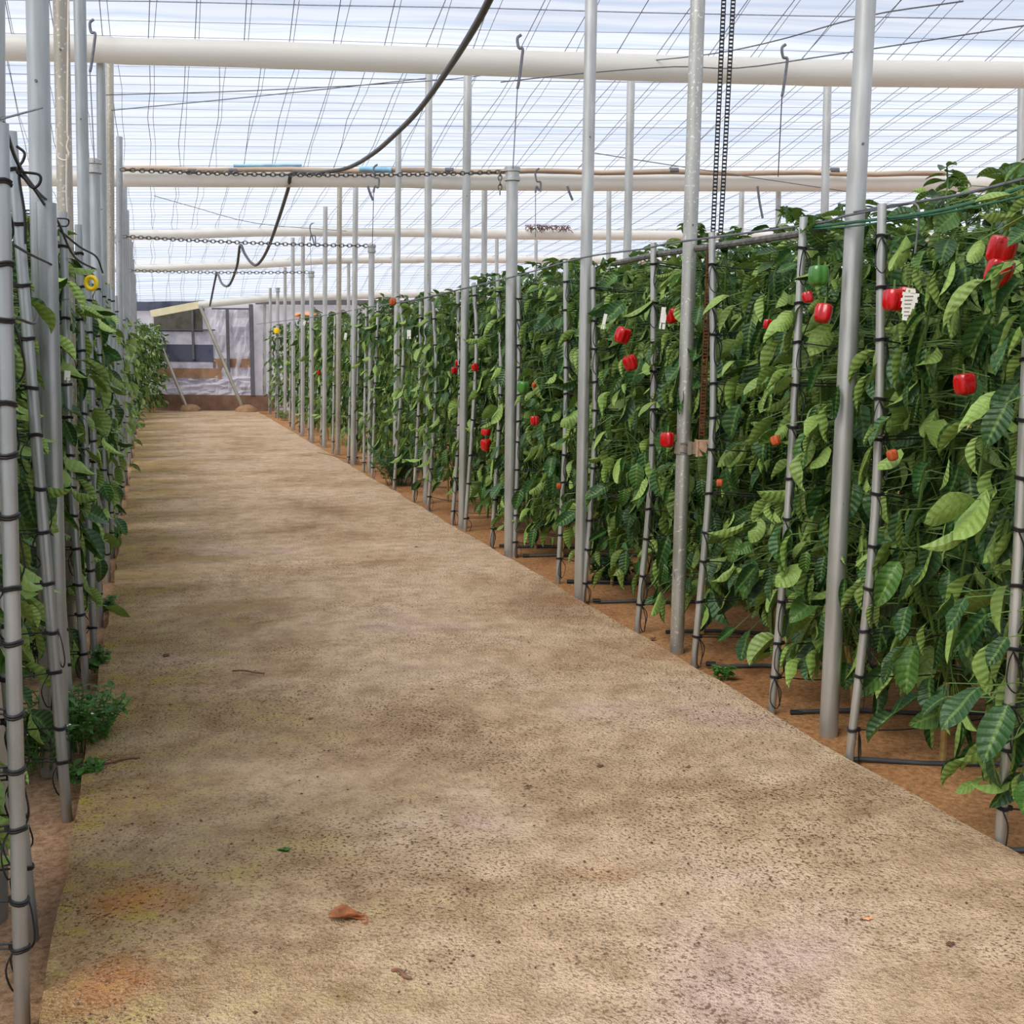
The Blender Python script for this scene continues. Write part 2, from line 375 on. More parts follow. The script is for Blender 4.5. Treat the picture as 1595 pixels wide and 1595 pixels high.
STAINS = [(plocal(215, 1402), .16, .75), (plocal(165, 1535), .16, .7), (plocal(255, 870), .22, .3), (plocal(940, 1358), .12, .3), (plocal(1090, 1015), .40, .42), (plocal(880, 935), .25, .3)]
M['path'] = pathmat()
g = MB(); nx, ny = 24, 150
jit = [[random.uniform(-.012, .012) for _ in range(ny + 1)] for _ in range(2)]
for j in range(ny + 1):
    y = pathLen0 + (pathLen1 - pathLen0) * j / ny
    for i in range(nx + 1):
        x = pathW * i / nx
        if i == 0: x += jit[0][j]
        if i == nx: x += jit[1][j]
        g.v.append((x, y, .004 * math.sin(x * 3 + y * 1.3) + .003 * math.sin(y * 4.1)))
for j in range(ny):
    for i in range(nx):
        a = j * (nx + 1) + i; g.f.append((a, a + 1, a + nx + 2, a + nx + 1)); g.mi.append(0)
def skirt(ids):
    b = len(g.v)
    for i in ids: p = g.v[i]; g.v.append((p[0], p[1], -.12))
    for k in range(len(ids) - 1): g.f.append((ids[k], b + k, b + k + 1, ids[k + 1])); g.mi.append(0)
skirt([j * (nx + 1) for j in range(ny + 1)]); skirt([j * (nx + 1) + nx for j in range(ny, -1, -1)]); skirt([ny * (nx + 1) + i for i in range(nx + 1)])
po = link('path', g.mesh('path', M['path'])); po.location = eL0; po.rotation_euler = (0, 0, math.atan2(pd.y, pd.x) - PI / 2)
struct(po, 'worn tan concrete path with mossy stains between the pepper rows', 'path')

def clod(mb, c, s, mi=0):
    vs = []
    for q in ((1, 0, 0), (-1, 0, 0), (0, 1, 0), (0, -1, 0), (0, 0, 1), (0, 0, -.3)):
        k = random.uniform(.6, 1.2); vs.append((c[0] + q[0] * s * k, c[1] + q[1] * s * k, c[2] + q[2] * s * k * .7))
    mb.add(vs, [(0, 2, 4), (2, 1, 4), (1, 3, 4), (3, 0, 4), (2, 0, 5), (1, 2, 5), (3, 1, 5), (0, 3, 5)], mi)
g = MB()
for _ in range(5200):
    t = random.random() ** 1.8 * 13.0 + .2; x = random.uniform(.02, pathW - .02) if random.random() < .7 else random.choice((random.uniform(0, .25), pathW - abs(random.gauss(0, .3))))
    if not 0 < x < pathW: continue
    p = eL0 + pn * x + pd * (t - .3); clod(g, (p.x, p.y, .003), random.choice((.0022, .003, .0035, .005, .006)) * random.uniform(.7, 1.2), 1 if random.random() < .45 else 0)
tag(link('path_grit', g.mesh('path_grit', [M['grit'], M['clod']], False)), 'fine grit and crumbs scattered over the concrete path', 'grit', None, 'stuff')

# ------------------------------------------------------------------ roof
# valleys and ridges of the film, each as (Y, z at left, z at right) read at x = -4 and x = +4 (metres)
def zat(px, py, Y): return at(px, py, Y).z
PROF = []
def prof(Y, p1, p2):
    a = at(p1[0], p1[1], Y); b = at(p2[0], p2[1], Y)
    s = (b.z - a.z) / (b.x - a.x); PROF.append((Y, a.z - s * a.x, max(-.03, min(.03, s))))
PROF.append((-5, 4.2, 0)); PROF.append((-2.6, 4.75, 0)); PROF.append((-.2, 4.2, 0)); PROF.append((2.2, 4.8, 0)); PROF.append((4.6, 4.25, -.01))
PROF.append((7.0, 4.86, -.015))
prof(9.4, (200, 50), (1400, 92)); prof(11.8, (200, 84), (1400, 112)); prof(14.2, (250, 255), (1400, 264)); prof(16.8, (250, 272), (1400, 280))
prof(19.9, (250, 352), (1000, 353)); prof(22.4, (250, 365), (1000, 365)); prof(25.1, (250, 408), (700, 400)); prof(27.0, (250, 424), (700, 416)); prof(29.2, (250, 470), (700, 462))
def roofz(x, y):
    for (y0, z0, s0), (y1, z1, s1) in zip(PROF, PROF[1:]):
        if y <= y1:
            t = max(0, min(1, (y - y0) / (y1 - y0))); return (z0 + s0 * x) * (1 - t) + (z1 + s1 * x) * t
    return PROF[-1][1] + PROF[-1][2] * x
XL, XR, YB, YF = -13.5, 16.5, -5.0, 29.2
g = MB(); nx = 60
ys = []
for (y0, _, _), (y1, _, _) in zip(PROF, PROF[1:]):
    ys += [y0 + (y1 - y0) * k / 8 for k in range(8)]
ys.append(PROF[-1][0])
for y in ys:
    for i in range(nx + 1):
        x = XL + (XR - XL) * i / nx
        g.v.append((x, y, roofz(x, y) + .012 * math.sin(x * 2.7 + y * 3.1) + .01 * math.sin(x * 5.3 - y * 7)))
for j in range(len(ys) - 1):
    for i in range(nx):
        a = j * (nx + 1) + i; g.f.append((a, a + nx + 1, a + nx + 2, a + 1)); g.mi.append(0)
ceil = struct(link('ceiling', g.mesh('ceiling', M['film'])), 'milky plastic film roof over a wire grid', 'roof')
g = MB()
x = XL
pdx = pd.x / pd.y
xs0 = []
x = -16.0
while x < XR + 14:
    for off in (0, .055):
        pts = []
        y = YB; drift = 0
        while y <= YF + .01:
            drift = .5 * drift + random.uniform(-.03, .03)
            xx = x + off + pdx * (y - 10) + drift
            pts.append((xx, y, roofz(xx, y) - .035)); y += .6
        pts = [p for p in pts if XL < p[0] < XR]
        if len(pts) > 1: g.tube(pts, .0026 if off else .0036, 3, False)
    x += .36
y = YB + .1
k = 0
while y < YF:
    r = .005 if k % 6 == 0 else .0026
    pts = []
    for i in range(26):
        xx = XL + (XR - XL) * i / 25; yy = y - .045 * xx * .4 + random.uniform(-.012, .012)
        pts.append((xx, yy, roofz(xx, max(YB, min(YF, yy))) - .04))
    g.tube(pts, r, 3, False); y += .17 if y > 9 else .21; k += 1
link('wire_grid', g.mesh('wire_grid', M['roofwire']), ceil)

def gutter(pts, Y0, dia, label, slope=-.0, grp='gutter pipes across the roof', extend=True):
    P = [at(px, py, Y0) for px, py in pts]
    if extend:
        a = P[0] + (P[0] - P[1]).normalized() * ((P[0].x - XL - .2) / max(.1, abs((P[1] - P[0]).normalized().x)))
        b = P[-1] + (P[-1] - P[-2]).normalized() * ((XR - .2 - P[-1].x) / max(.1, abs((P[-1] - P[-2]).normalized().x)))
        a.z = P[0].z + (a.z - P[0].z) * .2; b.z = P[-1].z
        P = [a] + P + [b]
    e = link('gutter_pipe', None); c = P[len(P) // 2]; e.location = c
    g = MB(); g.tube([p - c for p in smoothpts(P, 5)], dia / 2, 20)
    link('pipe', g.mesh('gutter_pipe', M['gutter']), e)
    tag(e, label, 'gutter pipe', grp); return e
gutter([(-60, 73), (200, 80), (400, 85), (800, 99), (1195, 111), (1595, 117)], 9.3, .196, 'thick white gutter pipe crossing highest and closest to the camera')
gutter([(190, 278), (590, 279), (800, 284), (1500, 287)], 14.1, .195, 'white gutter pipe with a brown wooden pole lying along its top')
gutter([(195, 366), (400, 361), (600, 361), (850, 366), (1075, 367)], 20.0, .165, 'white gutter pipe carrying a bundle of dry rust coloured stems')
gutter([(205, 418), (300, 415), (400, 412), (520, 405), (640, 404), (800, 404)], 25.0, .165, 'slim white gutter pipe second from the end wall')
e = link('gutter_pipe', None); A_, B_, C_ = at(310, 475, 28.6), at(420, 464, 28.6), at(900, 452, 28.6); e.location = A_
g = MB(); g.tube([B_ * 0, B_ - A_, C_ - A_, (C_ - A_) + (C_ - B_)], .09, 16); link('pipe', g.mesh('pipe', M['gutter']), e)
g = MB(); D_ = at(236, 489, 28.6); g.box((D_ - A_) * .5, ((D_ - A_).length, .14, .17), Matrix.Rotation(-math.atan2((A_ - D_).z, (A_ - D_).x), 3, 'Y'))
o = link('end_sleeve', g.mesh('end_sleeve', M['gutter_yellow']), e); o['label'] = 'yellowed plastic sleeve'
tag(e, 'sloping gutter pipe above the door with a yellowed sleeve end', 'gutter pipe', 'gutter pipes across the roof')

# ------------------------------------------------------------------ walls
def wallquad(name, a, b, zb, zt, mat, nseg=30):
    g = MB(); a = Vector((*a, 0)); b = Vector((*b, 0)); d = b - a; nn = Vector((-d.y, d.x, 0)).normalized()
    k = 8
    for j in range(k + 1):
        for i in range(nseg + 1):
            p = a + d * (i / nseg); z = zb + ((zt(p.x, p.y) if callable(zt) else zt) - zb) * j / k
            p = p + nn * random.uniform(-.012, .012); g.v.append((p.x, p.y, z))
    for j in range(k):
        for i in range(nseg):
            q = j * (nseg + 1) + i; g.f.append((q, q + 1, q + nseg + 2, q + nseg + 1)); g.mi.append(0)
    return link(name, g.mesh(name, mat))
WY = 29.2
wf = struct(wallquad('wall_far', (XL, WY + .06), (XR, WY + .06), 0, roofz, M['wallfilm'], 60), 'grey plastic film end wall with dark netting panels', 'wall')
struct(wallquad('wall_left', (XL, YB), (XL, WY), -.05, roofz, M['wallfilm']), 'plastic film side wall', 'wall')
struct(wallquad('wall_right', (XR, YB), (XR, WY), -.05, roofz, M['wallfilm']), 'plastic film side wall', 'wall')
def wpanel(name, x0, y0, x1, y1, mat, th=.012, off=0.0, crumple=.0):
    a = at(x0, y1, WY - off); b = at(x1, y0, WY - off); g = MB()
    if crumple:
        n1, n2 = 14, 10
        for j in range(n2 + 1):
            for i in range(n1 + 1):
                g.v.append((a.x + (b.x - a.x) * i / n1, a.y + random.uniform(-crumple, crumple), a.z + (b.z - a.z) * j / n2))
        for j in range(n2):
            for i in range(n1):
                q = j * (n1 + 1) + i; g.f.append((q, q + 1, q + n1 + 2, q + n1 + 1)); g.mi.append(0)
        me = g.mesh(name, mat, False)
    else:
        g.box(((a.x + b.x) / 2, a.y, (a.z + b.z) / 2), (b.x - a.x, th, b.z - a.z)); me = g.mesh(name, mat, False)
    return link(name, me, wf)
wpanel('sill_board', 215, 616, 430, 639, M['sill'], .08, .05)
wpanel('film_sheet', 245, 586, 392, 618, M['cloudyfilm'], off=.03, crumple=.07)
wpanel('brown_strip', 245, 574, 345, 588, M['brownfilm'], off=.08)
wpanel('brown_strip', 332, 559, 392, 572, M['brownfilm'], off=.02)
wpanel('film_sheet', 245, 562, 332, 575, M['cloudyfilm'], off=.04)
wpanel('netting_panel', 245, 537, 332, 563, M['net'], off=.05)
wpanel('film_sheet', 245, 514, 332, 538, M['cloudyfilm'], off=.04)
wpanel('netting_panel', 240, 484, 315, 516, M['olivenet'], off=.05)
wpanel('film_sheet', 330, 482, 392, 616, M['cloudyfilm'], off=.01, crumple=.08)
wpanel('netting_panel', 205, 466, 318, 484, M['net'], off=.03)  # stands for the roof of the building outside, seen through the film
wpanel('dark_lintel', 398, 468, 640, 474, M['darkmetal'], .03, .04)
for (x0, y0, x1, y1) in ((354, 480, 356, 580), (391, 474, 394, 616), (300, 480, 301, 560)):
    wpanel('frame_upright', x0, y0, x1, y1, M['darkmetal'], .05, .09)
for (x0, y0, x1, y1) in ((245, 513, 335, 514.5), (330, 480, 392, 482)):
    wpanel('frame_rail', x0, y0, x1, y1, M['darkmetal'], .04, .08)
# ------------------------------------------------------------------ posts and stakes
def poly_at(pts, Y): return [at(px, py, Y) for px, py in pts]
def upright(name, P, r, mat, n=16, part=None, taper=1.0):
    """A pole as one mesh, origin at its foot."""
    base = P[0].copy(); g = MB(); k = len(P)
    g.tube([p - base for p in P], [r * (1 - (1 - taper) * i / (k - 1)) for i in range(k)], n)
    return base, g
def post_from(bx, by, tx, ty, dia, mat, label, grp, to_roof=True, cap=False, z0=SOILZ - .11):
    gp = gnd(bx, by, SOILZ); Y = gp.y
    b = Vector((gp.x, Y, SOILZ)); t = at(tx, ty, Y)
    d = (t - b) / (t.z - b.z)
    zt = roofz(t.x, Y) - .05 if to_roof else t.z
    top = b + d * (zt - b.z); foot = b + d * (z0 - b.z)
    e = link('roof_post', None); e.location = foot
    if cap: e.name = 'capped_post'
    g = MB(); g.tube([Vector((0, 0, 0)), top - foot], dia / 2, 20)
    link('shaft', g.mesh('roof_post', mat), e)
    if cap:
        g = MB(); c = top - foot; q = dia / 2
        g.lathe([(q + .004, -.085), (q + .014, -.08), (q + .014, -.055), (q + .008, -.05), (q + .008, -.02), (q + .016, -.015), (q + .016, .012), (q + .006, .02)], 20, c)
        link('cap', g.mesh('cap', M['galv']), e)
    else:
        if foot.y < 15:
            g = MB(); c = (top - foot) * (random.uniform(2.2, 3.0) / (top - foot).z); g.tube([c + Vector((.006, -dia / 2 + .002, 0)), c + Vector((.006, -dia / 2 - .003, 0))], .005, 8)
            link('bolt', g.mesh('bolt', M['darkmetal']), e)
    tag(e, label, 'post', grp); return e, foot, top

RP = [((1290, 1147), (1349, 0), 'galv', .074), ((1054, 1015), (1087, 0), 'galv_spotted', .072), ((903, 937), (921, 0), 'galv', .072),
      ((720, 824), (729, 95), 'galv', .070), ((664, 786), (668, 120), 'galv', .070), ((616, 757), (621, 182), 'galv', .066)]
RTOP = []
for i, (b, t, mt, dia) in enumerate(RP):
    extra = {1: ', speckled pale and carrying a clamp block'}.get(i, '')
    lab = f'grey steel roof post on the right of the path, {ORD[i + 1]} from the camera' + extra
    if i == 1: lab = 'speckled steel roof post holding the rusty clamp block, right of the path'
    e, f_, t_ = post_from(*b, *t, dia, M[mt], lab, 'roof posts along the path edge')
    RTOP.append((f_, t_))
farR = [((550, 724), (554, 290)), ((526, 710), (529, 290)), ((505, 698), (507, 294)), ((471, 679), (472, 342)), ((457, 670), (456, 342)), ((444, 653), (444, 370)), ((421, 645), (421, 395)), ((413, 641), (412, 395)), ((405, 636), (404, 421)), ((397, 634), (397, 420))]
for i, (b, t) in enumerate(farR):
    lab = ['distant steel roof post just beyond the second capped post, right of the path', 'distant grey roof post, second beyond the second capped post, right side', 'distant grey roof post, third beyond the second capped post, right side',
           'thin far roof post just beyond the third capped post, right of the path'][i] if i < 4 else 'thin roof post in the crowded far end right of the path'
    post_from(*b, *t, .072, M['galv_warm'] if i == 1 else M['galv'], lab, 'far roof posts right of the path' if i >= 4 else 'roof posts along the path edge')
CAPS = []
for i, (b, t) in enumerate([((794, 866), (798, 264)), ((576, 736), (579, 383)), ((486, 689), (485, 424)), ((433, 650), (432.5, 449))]):
    e, f_, t_ = post_from(*b, *t, .086 if i == 0 else .075, M['galv'], f'capped steel post ending below the roof, {ORD[i + 1]} from the camera, right of the path', 'capped posts along the path', False, True)
    CAPS.append(t_)
# posts standing deeper in the right crop
for (tx, ty, bx, Y, dia, lab) in [(983, 122, 972, 10.3, .070, 'steel post rising behind the peppers under the closest gutter pipe, beside the tall hooked wire'),
                                  (1289, 130, 1278, 10.3, .070, 'steel post behind the crop between the clamp post and the closest roof post'),
                                  (1592, 132, 1584, 10.3, .070, 'steel post behind the crop at the edge of the picture above the big peppers'),
                                  (1156, 262, 1150, 15.0, .066, 'slim post behind the crop just beside the hanging black drive chain'),
                                  (949, 262, 946, 16.0, .066, 'slim post behind the crop beside the third roof post'),
                                  (1213, 268, 1208, 14.3, .066, 'slim post behind the crop under the hook on the closest gutter'),
                                  (774, 345, 773, 21.0, .066, 'thin far post behind the crop between the first capped post and roof posts'),
                                  (835, 372, 834, 21.5, .06, 'thin far post behind the crop under the bundle of dry stems'),
                                  (613, 342, 612, 21.0, .06, 'thin far post hugging the sixth roof post from behind'),
                                  (755, 262, 753, 14.6, .07, 'steel post standing partly hidden behind the fourth roof post'),
                                  (543, 392, 543, 25.0, .07, 'thin far post behind the crop between distant roof posts')]:
    t = at(tx, ty, Y); b = at(bx, 620, Y); d = (t - b) / (t.z - b.z); foot = b + d * (SOILZ - .04 - b.z); top = b + d * (min(t.z + .25, roofz(t.x, Y) - .04) - b.z)
    g = MB(); g.tube([Vector((0, 0, 0)), top - foot], dia / 2, 14)
    tag(link('crop_post', g.mesh('crop_post', M['galv']), None, foot), lab, 'post', 'posts standing in the crop')
# left side
def leftx(Y, k=.243): return VPX - k * (H * F / Y)
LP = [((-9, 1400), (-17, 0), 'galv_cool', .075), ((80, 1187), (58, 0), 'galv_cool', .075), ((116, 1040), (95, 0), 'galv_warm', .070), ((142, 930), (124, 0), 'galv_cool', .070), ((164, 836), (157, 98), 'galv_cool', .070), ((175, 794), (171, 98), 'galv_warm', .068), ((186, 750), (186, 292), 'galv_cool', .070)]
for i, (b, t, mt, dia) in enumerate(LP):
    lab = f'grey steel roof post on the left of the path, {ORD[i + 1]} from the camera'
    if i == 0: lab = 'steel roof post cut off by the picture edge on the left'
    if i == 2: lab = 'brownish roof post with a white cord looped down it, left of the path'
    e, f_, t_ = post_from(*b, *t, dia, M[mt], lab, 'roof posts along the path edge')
for i, Y in enumerate((15.3, 16.5, 18.0, 20.5, 22.0, 23.6, 25.8, 27.2)):
    y = H * F / Y + 543
    post_from(leftx(Y), y, leftx(Y) - 2, 330, .07, M['galv_cool'], 'thin roof post in the crowded far end left of the path', 'far roof posts left of the path')
LC = []
for i, (b, t) in enumerate([((158, 862), (147, 252)), ((190, 732), (185, 368)), ((198, 684), (196, 421))]):
    e, f_, t_ = post_from(*b, *t, .075, M['galv_cool'], f'capped steel post ending below the roof, {ORD[i + 1]} from the camera, left of the path', 'capped posts along the path', False, True)
    LC.append(t_)
gp = gnd(93, 1192, SOILZ); t = at(72, 316, gp.y); foot = Vector((gp.x, gp.y, SOILZ - .11)); g = MB(); g.tube([Vector((0, 0, 0)), t - foot], .034, 18)
tag(link('cut_post', g.mesh('cut_post', M['stake_cool']), None, foot), 'thick cut off steel post with an open top, left of the path', 'post')

# ------------------------------------------------------------------ ties (five kinds, meshes shared)
def tie_mesh(k, r):
    rnd = random.Random(100 + k); g = MB()
    for j in range(2):
        z = j * .006
        g.tube([((r + .003) * math.cos(a * PI / 6), (r + .003) * math.sin(a * PI / 6), z + .002 * math.sin(a + k)) for a in range(12)], .0036, 5, closed=True)
    g.box((r + .004, -.004, .003), (.016, .014, .014))
    # loop of slack twine hanging in front and tails
    a0 = rnd.uniform(-2.2, -.6); p = Vector((math.cos(a0), math.sin(a0), 0)) * (r + .006); s = Vector((-math.sin(a0), math.cos(a0), 0)); w = rnd.uniform(.016, .045); h = rnd.uniform(.05, .15)
    if k % 3 != 2:
        g.tube(smoothpts([p, p + s * w + Vector((0, -.004, -h * .45)), p + s * w * .5 + Vector((0, -.012, -h)), p - s * w * .5 + Vector((0, -.01, -h * .8)), p - s * w * .4 + Vector((0, -.004, -h * .3)), p], 4), .0024, 4)
    g.tube(smoothpts([p, p + Vector((rnd.uniform(-.01, .03), -.008, -.05)), p + Vector((rnd.uniform(-.02, .05), .0, -.10 - .05 * rnd.random()))], 4), .0026, 4)
    # cord running on into the row
    sg = rnd.uniform(.0, .03)
    for dz in ((0, .012) if k % 2 else (0,)):
        g.tube(smoothpts([(r, 0, dz), (.25, .01, dz - sg), (.62, -.01, dz - .004)], 4), .0028, 4)
    return g.mesh('tie', M['black'])
TIES = [tie_mesh(k, .0165) for k in range(6)]
ROWDIR = Vector((math.cos(.06), -math.sin(.06), 0))

def stake(P, r, label, grp, side, nties, seed):
    rnd = random.Random(seed)
    foot = P[0]; e = link('row_stake', None); e.location = foot
    pts = smoothpts([p - foot for p in P], 6) if len(P) > 2 else [p - foot for p in P]
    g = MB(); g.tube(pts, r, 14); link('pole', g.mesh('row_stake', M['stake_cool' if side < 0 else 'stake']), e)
    Ht = pts[-1].z
    for i in range(nties):
        z = .24 + (Ht - .38) * (i + rnd.uniform(-.15, .15)) / max(1, nties - 1)
        if z > Ht - .02: continue
        for a, b in zip(pts, pts[1:]):
            if a.z <= z <= b.z: q = a + (b - a) * ((z - a.z) / (b.z - a.z)); break
        else: continue
        o = link('tie', rnd.choice(TIES), e, q); sc = r / .0165
        o.rotation_euler = (rnd.uniform(-.06, .06), rnd.uniform(-.06, .06), (PI if side < 0 else 0) + rnd.uniform(-.3, .3) - .06); o.scale = (1, 1, 1) if sc < 1.15 else (sc, sc, 1)
    tag(e, label, 'stake', grp); return e
RS = [  # foot, (middle), top of each stake at the path side of a row, right
    [(1556, 1325), (1580, 980), (1612, 290)], [(1320, 1187), (1363, 800), (1374, 318)], [(1200, 1113), (1227, 800), (1252, 338)], [(1079, 1037), (1109, 690), (1109, 362)],
    [(990, 987), (1015, 720), (1018, 378)], [(907, 938), (926, 690), (923, 414)], [(868, 908), (881, 660), (881, 405)], [(801, 868), (808, 640), (808, 430)], [(765, 852), (780, 600), (775, 430)],
    [(723, 829), (742, 560), (738, 440)], [(703, 818), (716, 640), (713, 455)], [(666, 796), (679, 600), (675, 470)], [(643, 784), (654, 600), (655, 470)], [(612, 766), (628, 560), (625, 478)],
    [(579, 746), (589, 470)], [(566, 736), (571, 480)], [(542, 721), (549, 485)], [(554, 722), (560, 480)], [(518, 706), (522, 492)], [(500, 695), (503, 494)], [(480, 686), (484, 497)], [(466, 674), (468, 500)],
    [(451, 665), (453, 505)], [(429, 651), (431, 510)], [(419, 646), (420, 512)], [(410, 641), (411, 514)]]
ROWS_R = []
for i, pts in enumerate(RS):
    gp = gnd(*pts[0], SOILZ); Y = gp.y
    P = [Vector((gp.x, Y, SOILZ - .10))] + poly_at(pts[1:], Y)
    n = 11 if Y < 9 else (8 if Y < 14 else 5)
    far = i >= 14
    lab = 'thin grey stake among the distant crowded rows right of the path' if far else f'slim grey stake with black twine ties, {ORD[i + 1]} from the camera, right of the path'
    stake(P, .0165 if Y < 14 else .018, lab, 'distant row stakes right of the path' if far else 'row stakes along the path', 1, n, 50 + i)
    ROWS_R.append(Vector((gp.x, Y, 0)))
LS = [[(33, 1574), (0, 192)], [(50, 1432), (-60, 300)], [(105, 1260), (66, 800), (17, 205)], [(113, 1150), (90, 850), (58, 280)], [(134, 1060), (109, 700), (98, 330)], [(147, 1022), (130, 640), (122, 350)]]
for y in (962, 896, 860, 824, 797, 772, 748, 722, 708, 695, 684, 674, 665, 657, 651, 646):
    x = VPX - .192 * (y - 543); LS.append([(x, y), (x - (y - 543) * .05, 543 - (y - 543) * .36)])
ROWS_L = []
for i, pts in enumerate(LS):
    gp = gnd(*pts[0], SOILZ); Y = gp.y
    P = [Vector((gp.x, Y, SOILZ - .10))] + poly_at(pts[1:], Y)
    n = 13 if Y < 9 else (8 if Y < 14 else 5)
    far = i >= 12
    lab = 'thin grey stake among the distant crowded rows left of the path' if far else f'slim grey stake with black twine ties, {ORD[i + 1]} from the camera, left of the path'
    stake(P, .0175, lab, 'distant row stakes left of the path' if far else 'row stakes along the path', -1, n, 150 + i)
    ROWS_L.append(Vector((gp.x, Y, 0)))

# ------------------------------------------------------------------ pepper plants
def leaf(mb, base, d, n, Ln, W, fold, bend, twist, wav, rnd, nl=6):
    """A pepper leaf: ovate, folded along the midrib, bending along its length."""
    d = d.normalized(); n = (n - d * n.dot(d)).normalized(); s = d.cross(n)
    b = len(mb.v); p = Vector(base); cols = (-1, -.55, 0, .55, 1)
    for i in range(nl + 1):
        t = i / nl
        w = W * 2.6 * (t ** .62) * ((1 - t) ** .82) + .0004
        tw = twist * t; c, si = math.cos(tw), math.sin(tw)
        s2 = s * c + n * si; n2 = n * c - s * si
        for q in cols:
            aq = abs(q); f = fold * (.35 + .65 * aq)
            mb.v.append(p + s2 * (q * w * math.cos(f)) + n2 * (aq * w * math.sin(f) + wav * w * math.sin(t * 9 + q * 2)))
            mb.uv.append((q * .5, t))
        ang = bend / nl; d, n = (d * math.cos(ang) - n * math.sin(ang)), (n * math.cos(ang) + d * math.sin(ang))
        p = p + d * (Ln / nl)
    for i in range(nl):
        for j in range(4):
            a = b + i * 5 + j; mb.f.append((a, a + 1, a + 6, a + 5)); mb.mi.append(0)
def add_tube_uv(mb, pts, r, n, mi):
    k = len(mb.v); mb.tube(pts, r, n, False, mi); mb.uv.extend([(.3, .5)] * (len(mb.v) - k))
def plant_meshes(seed, nleaf, top=2.02, nl=6, low=.17, R=.36):
    rnd = random.Random(seed); fo = MB(); fo.uv = []; st = MB()
    h0 = rnd.uniform(.28, .38); lean = Vector((rnd.uniform(-.05, .12), rnd.uniform(-.06, .06), 0))
    fork = lean + Vector((0, 0, h0))
    st.tube(smoothpts([(0, 0, -.06), lean * .4 + Vector((0, 0, h0 * .5)), fork], 3), [.012] * 7, 7, True, 1)
    branches = []
    for k in range(4):
        a = k * PI / 2 + rnd.uniform(-.4, .4); pts = [fork]
        for j in range(1, 7):
            z = h0 + (top - .04 - h0) * j / 6; rr = .16 * min(1, j / 2.5) + rnd.uniform(-.035, .035)
            pts.append(Vector((math.cos(a) * rr + lean.x, math.sin(a) * rr + lean.y, z)))
        sp = smoothpts(pts, 3); branches.append(sp)
        st.tube(sp, [.0075 - .004 * i / len(sp) for i in range(len(sp))], 6, True, 0)
    for k in range(nleaf):
        br = branches[k % 4]; u = rnd.random() ** .85
        z = low + (top + .02 - low) * u
        c = min(br, key=lambda q: abs(q.z - max(z + .04, h0))) if z > h0 else fork + (br[2] - fork) * rnd.random()
        a = rnd.uniform(0, 2 * PI); out = Vector((math.cos(a), math.sin(a), 0))
        prof = 1 - .45 * max(0, (z - top + .25) / .25) - .25 * max(0, (.5 - z) / .5)
        r = R * prof * rnd.uniform(.25, .95)
        tip = Vector((lean.x + out.x * r, lean.y + out.y * r, z + rnd.uniform(-.01, .05)))
        upness = max(0, (z - (top - .22)) / .22)
        ang = rnd.uniform(.35, 1.5) * (1 - upness) + rnd.uniform(-.9, .5) * upness
        d = out * math.cos(ang) - Vector((0, 0, 1)) * math.sin(ang)
        nrm = out * math.sin(ang) + Vector((0, 0, 1)) * math.cos(ang)
        roll = rnd.gauss(0, .65); sd = d.cross(nrm); nrm = nrm * math.cos(roll) + sd * math.sin(roll)
        Ln = rnd.uniform(.085, .185) * (1 - .3 * upness); kind = rnd.random()
        if rnd.random() < .16: nrm = -nrm
        if kind < .28: fold, bend, W = rnd.uniform(.05, .5), rnd.uniform(.0, .9), Ln * rnd.uniform(.26, .32)
        elif kind < .60: fold, bend, W = rnd.uniform(.5, 1.0), rnd.uniform(.2, 1.1), Ln * rnd.uniform(.25, .31)
        else: fold, bend, W = rnd.uniform(1.05, 1.4), rnd.uniform(.2, .8), Ln * rnd.uniform(.22, .28)
        leaf(fo, tip, d, nrm, Ln, W, fold, bend, rnd.uniform(-.9, .9), rnd.uniform(.03, .20), rnd, nl)
        if nl > 4 or k % 3 == 0:
            mid = (c + tip) * .5 + Vector((0, 0, rnd.uniform(.0, .04))); add_tube_uv(fo, [c, mid, tip], .0019, 3, 1)
    for k in range(5):     # shoots standing above the row
        br = branches[k % 4]; b = br[-1]; q = b + Vector((rnd.uniform(-.07, .07), rnd.uniform(-.07, .07), rnd.uniform(.05, .17)))
        add_tube_uv(fo, smoothpts([b, (b + q) * .5 + Vector((.01, 0, 0)), q], 2), .003, 4, 1)
        for j in range(7):
            a = rnd.uniform(0, 2 * PI); el = rnd.uniform(-.3, .7); d = Vector((math.cos(a) * math.cos(el), math.sin(a) * math.cos(el), math.sin(el)))
            Ln = rnd.uniform(.05, .13); leaf(fo, q - Vector((0, 0, .05 * rnd.random())), d, Vector((0, 0, 1)) - d * .3, Ln, Ln * .25, rnd.uniform(.2, .9), rnd.uniform(.2, 1.2), 0, .05, rnd, nl)
    return fo.mesh('foliage', [M['leaf'], M['stem']]), st.mesh('stem', [M['stem'], M['trunk']])
NEAR = [plant_meshes(300 + k, 430, nl=8) for k in range(7)]
FAR = [plant_meshes(400 + k, 290, nl=4) for k in range(5)]
PLANTS = []      # (world base, object, matrix)
def plant(pos, variant, rz, sc, label, grp):
    fo, st = variant
    e = link('pepper_plant', None); e.location = pos; e.rotation_euler = (0, 0, rz); e.scale = (sc[0], sc[0], sc[1])
    link('foliage', fo, e); link('stem', st, e)
    tag(e, label, 'pepper plant', grp)
    mw = Matrix.Translation(pos) @ Matrix.Rotation(rz, 4, 'Z') @ Matrix.Diagonal((sc[0], sc[0], sc[1], 1))
    PLANTS.append((Vector(pos), e, mw)); return e
rp = random.Random(5)
pos_word = ['', 'the path end', 'second in from the path', 'third in from the path', 'fourth in from the path', 'fifth in from the path']
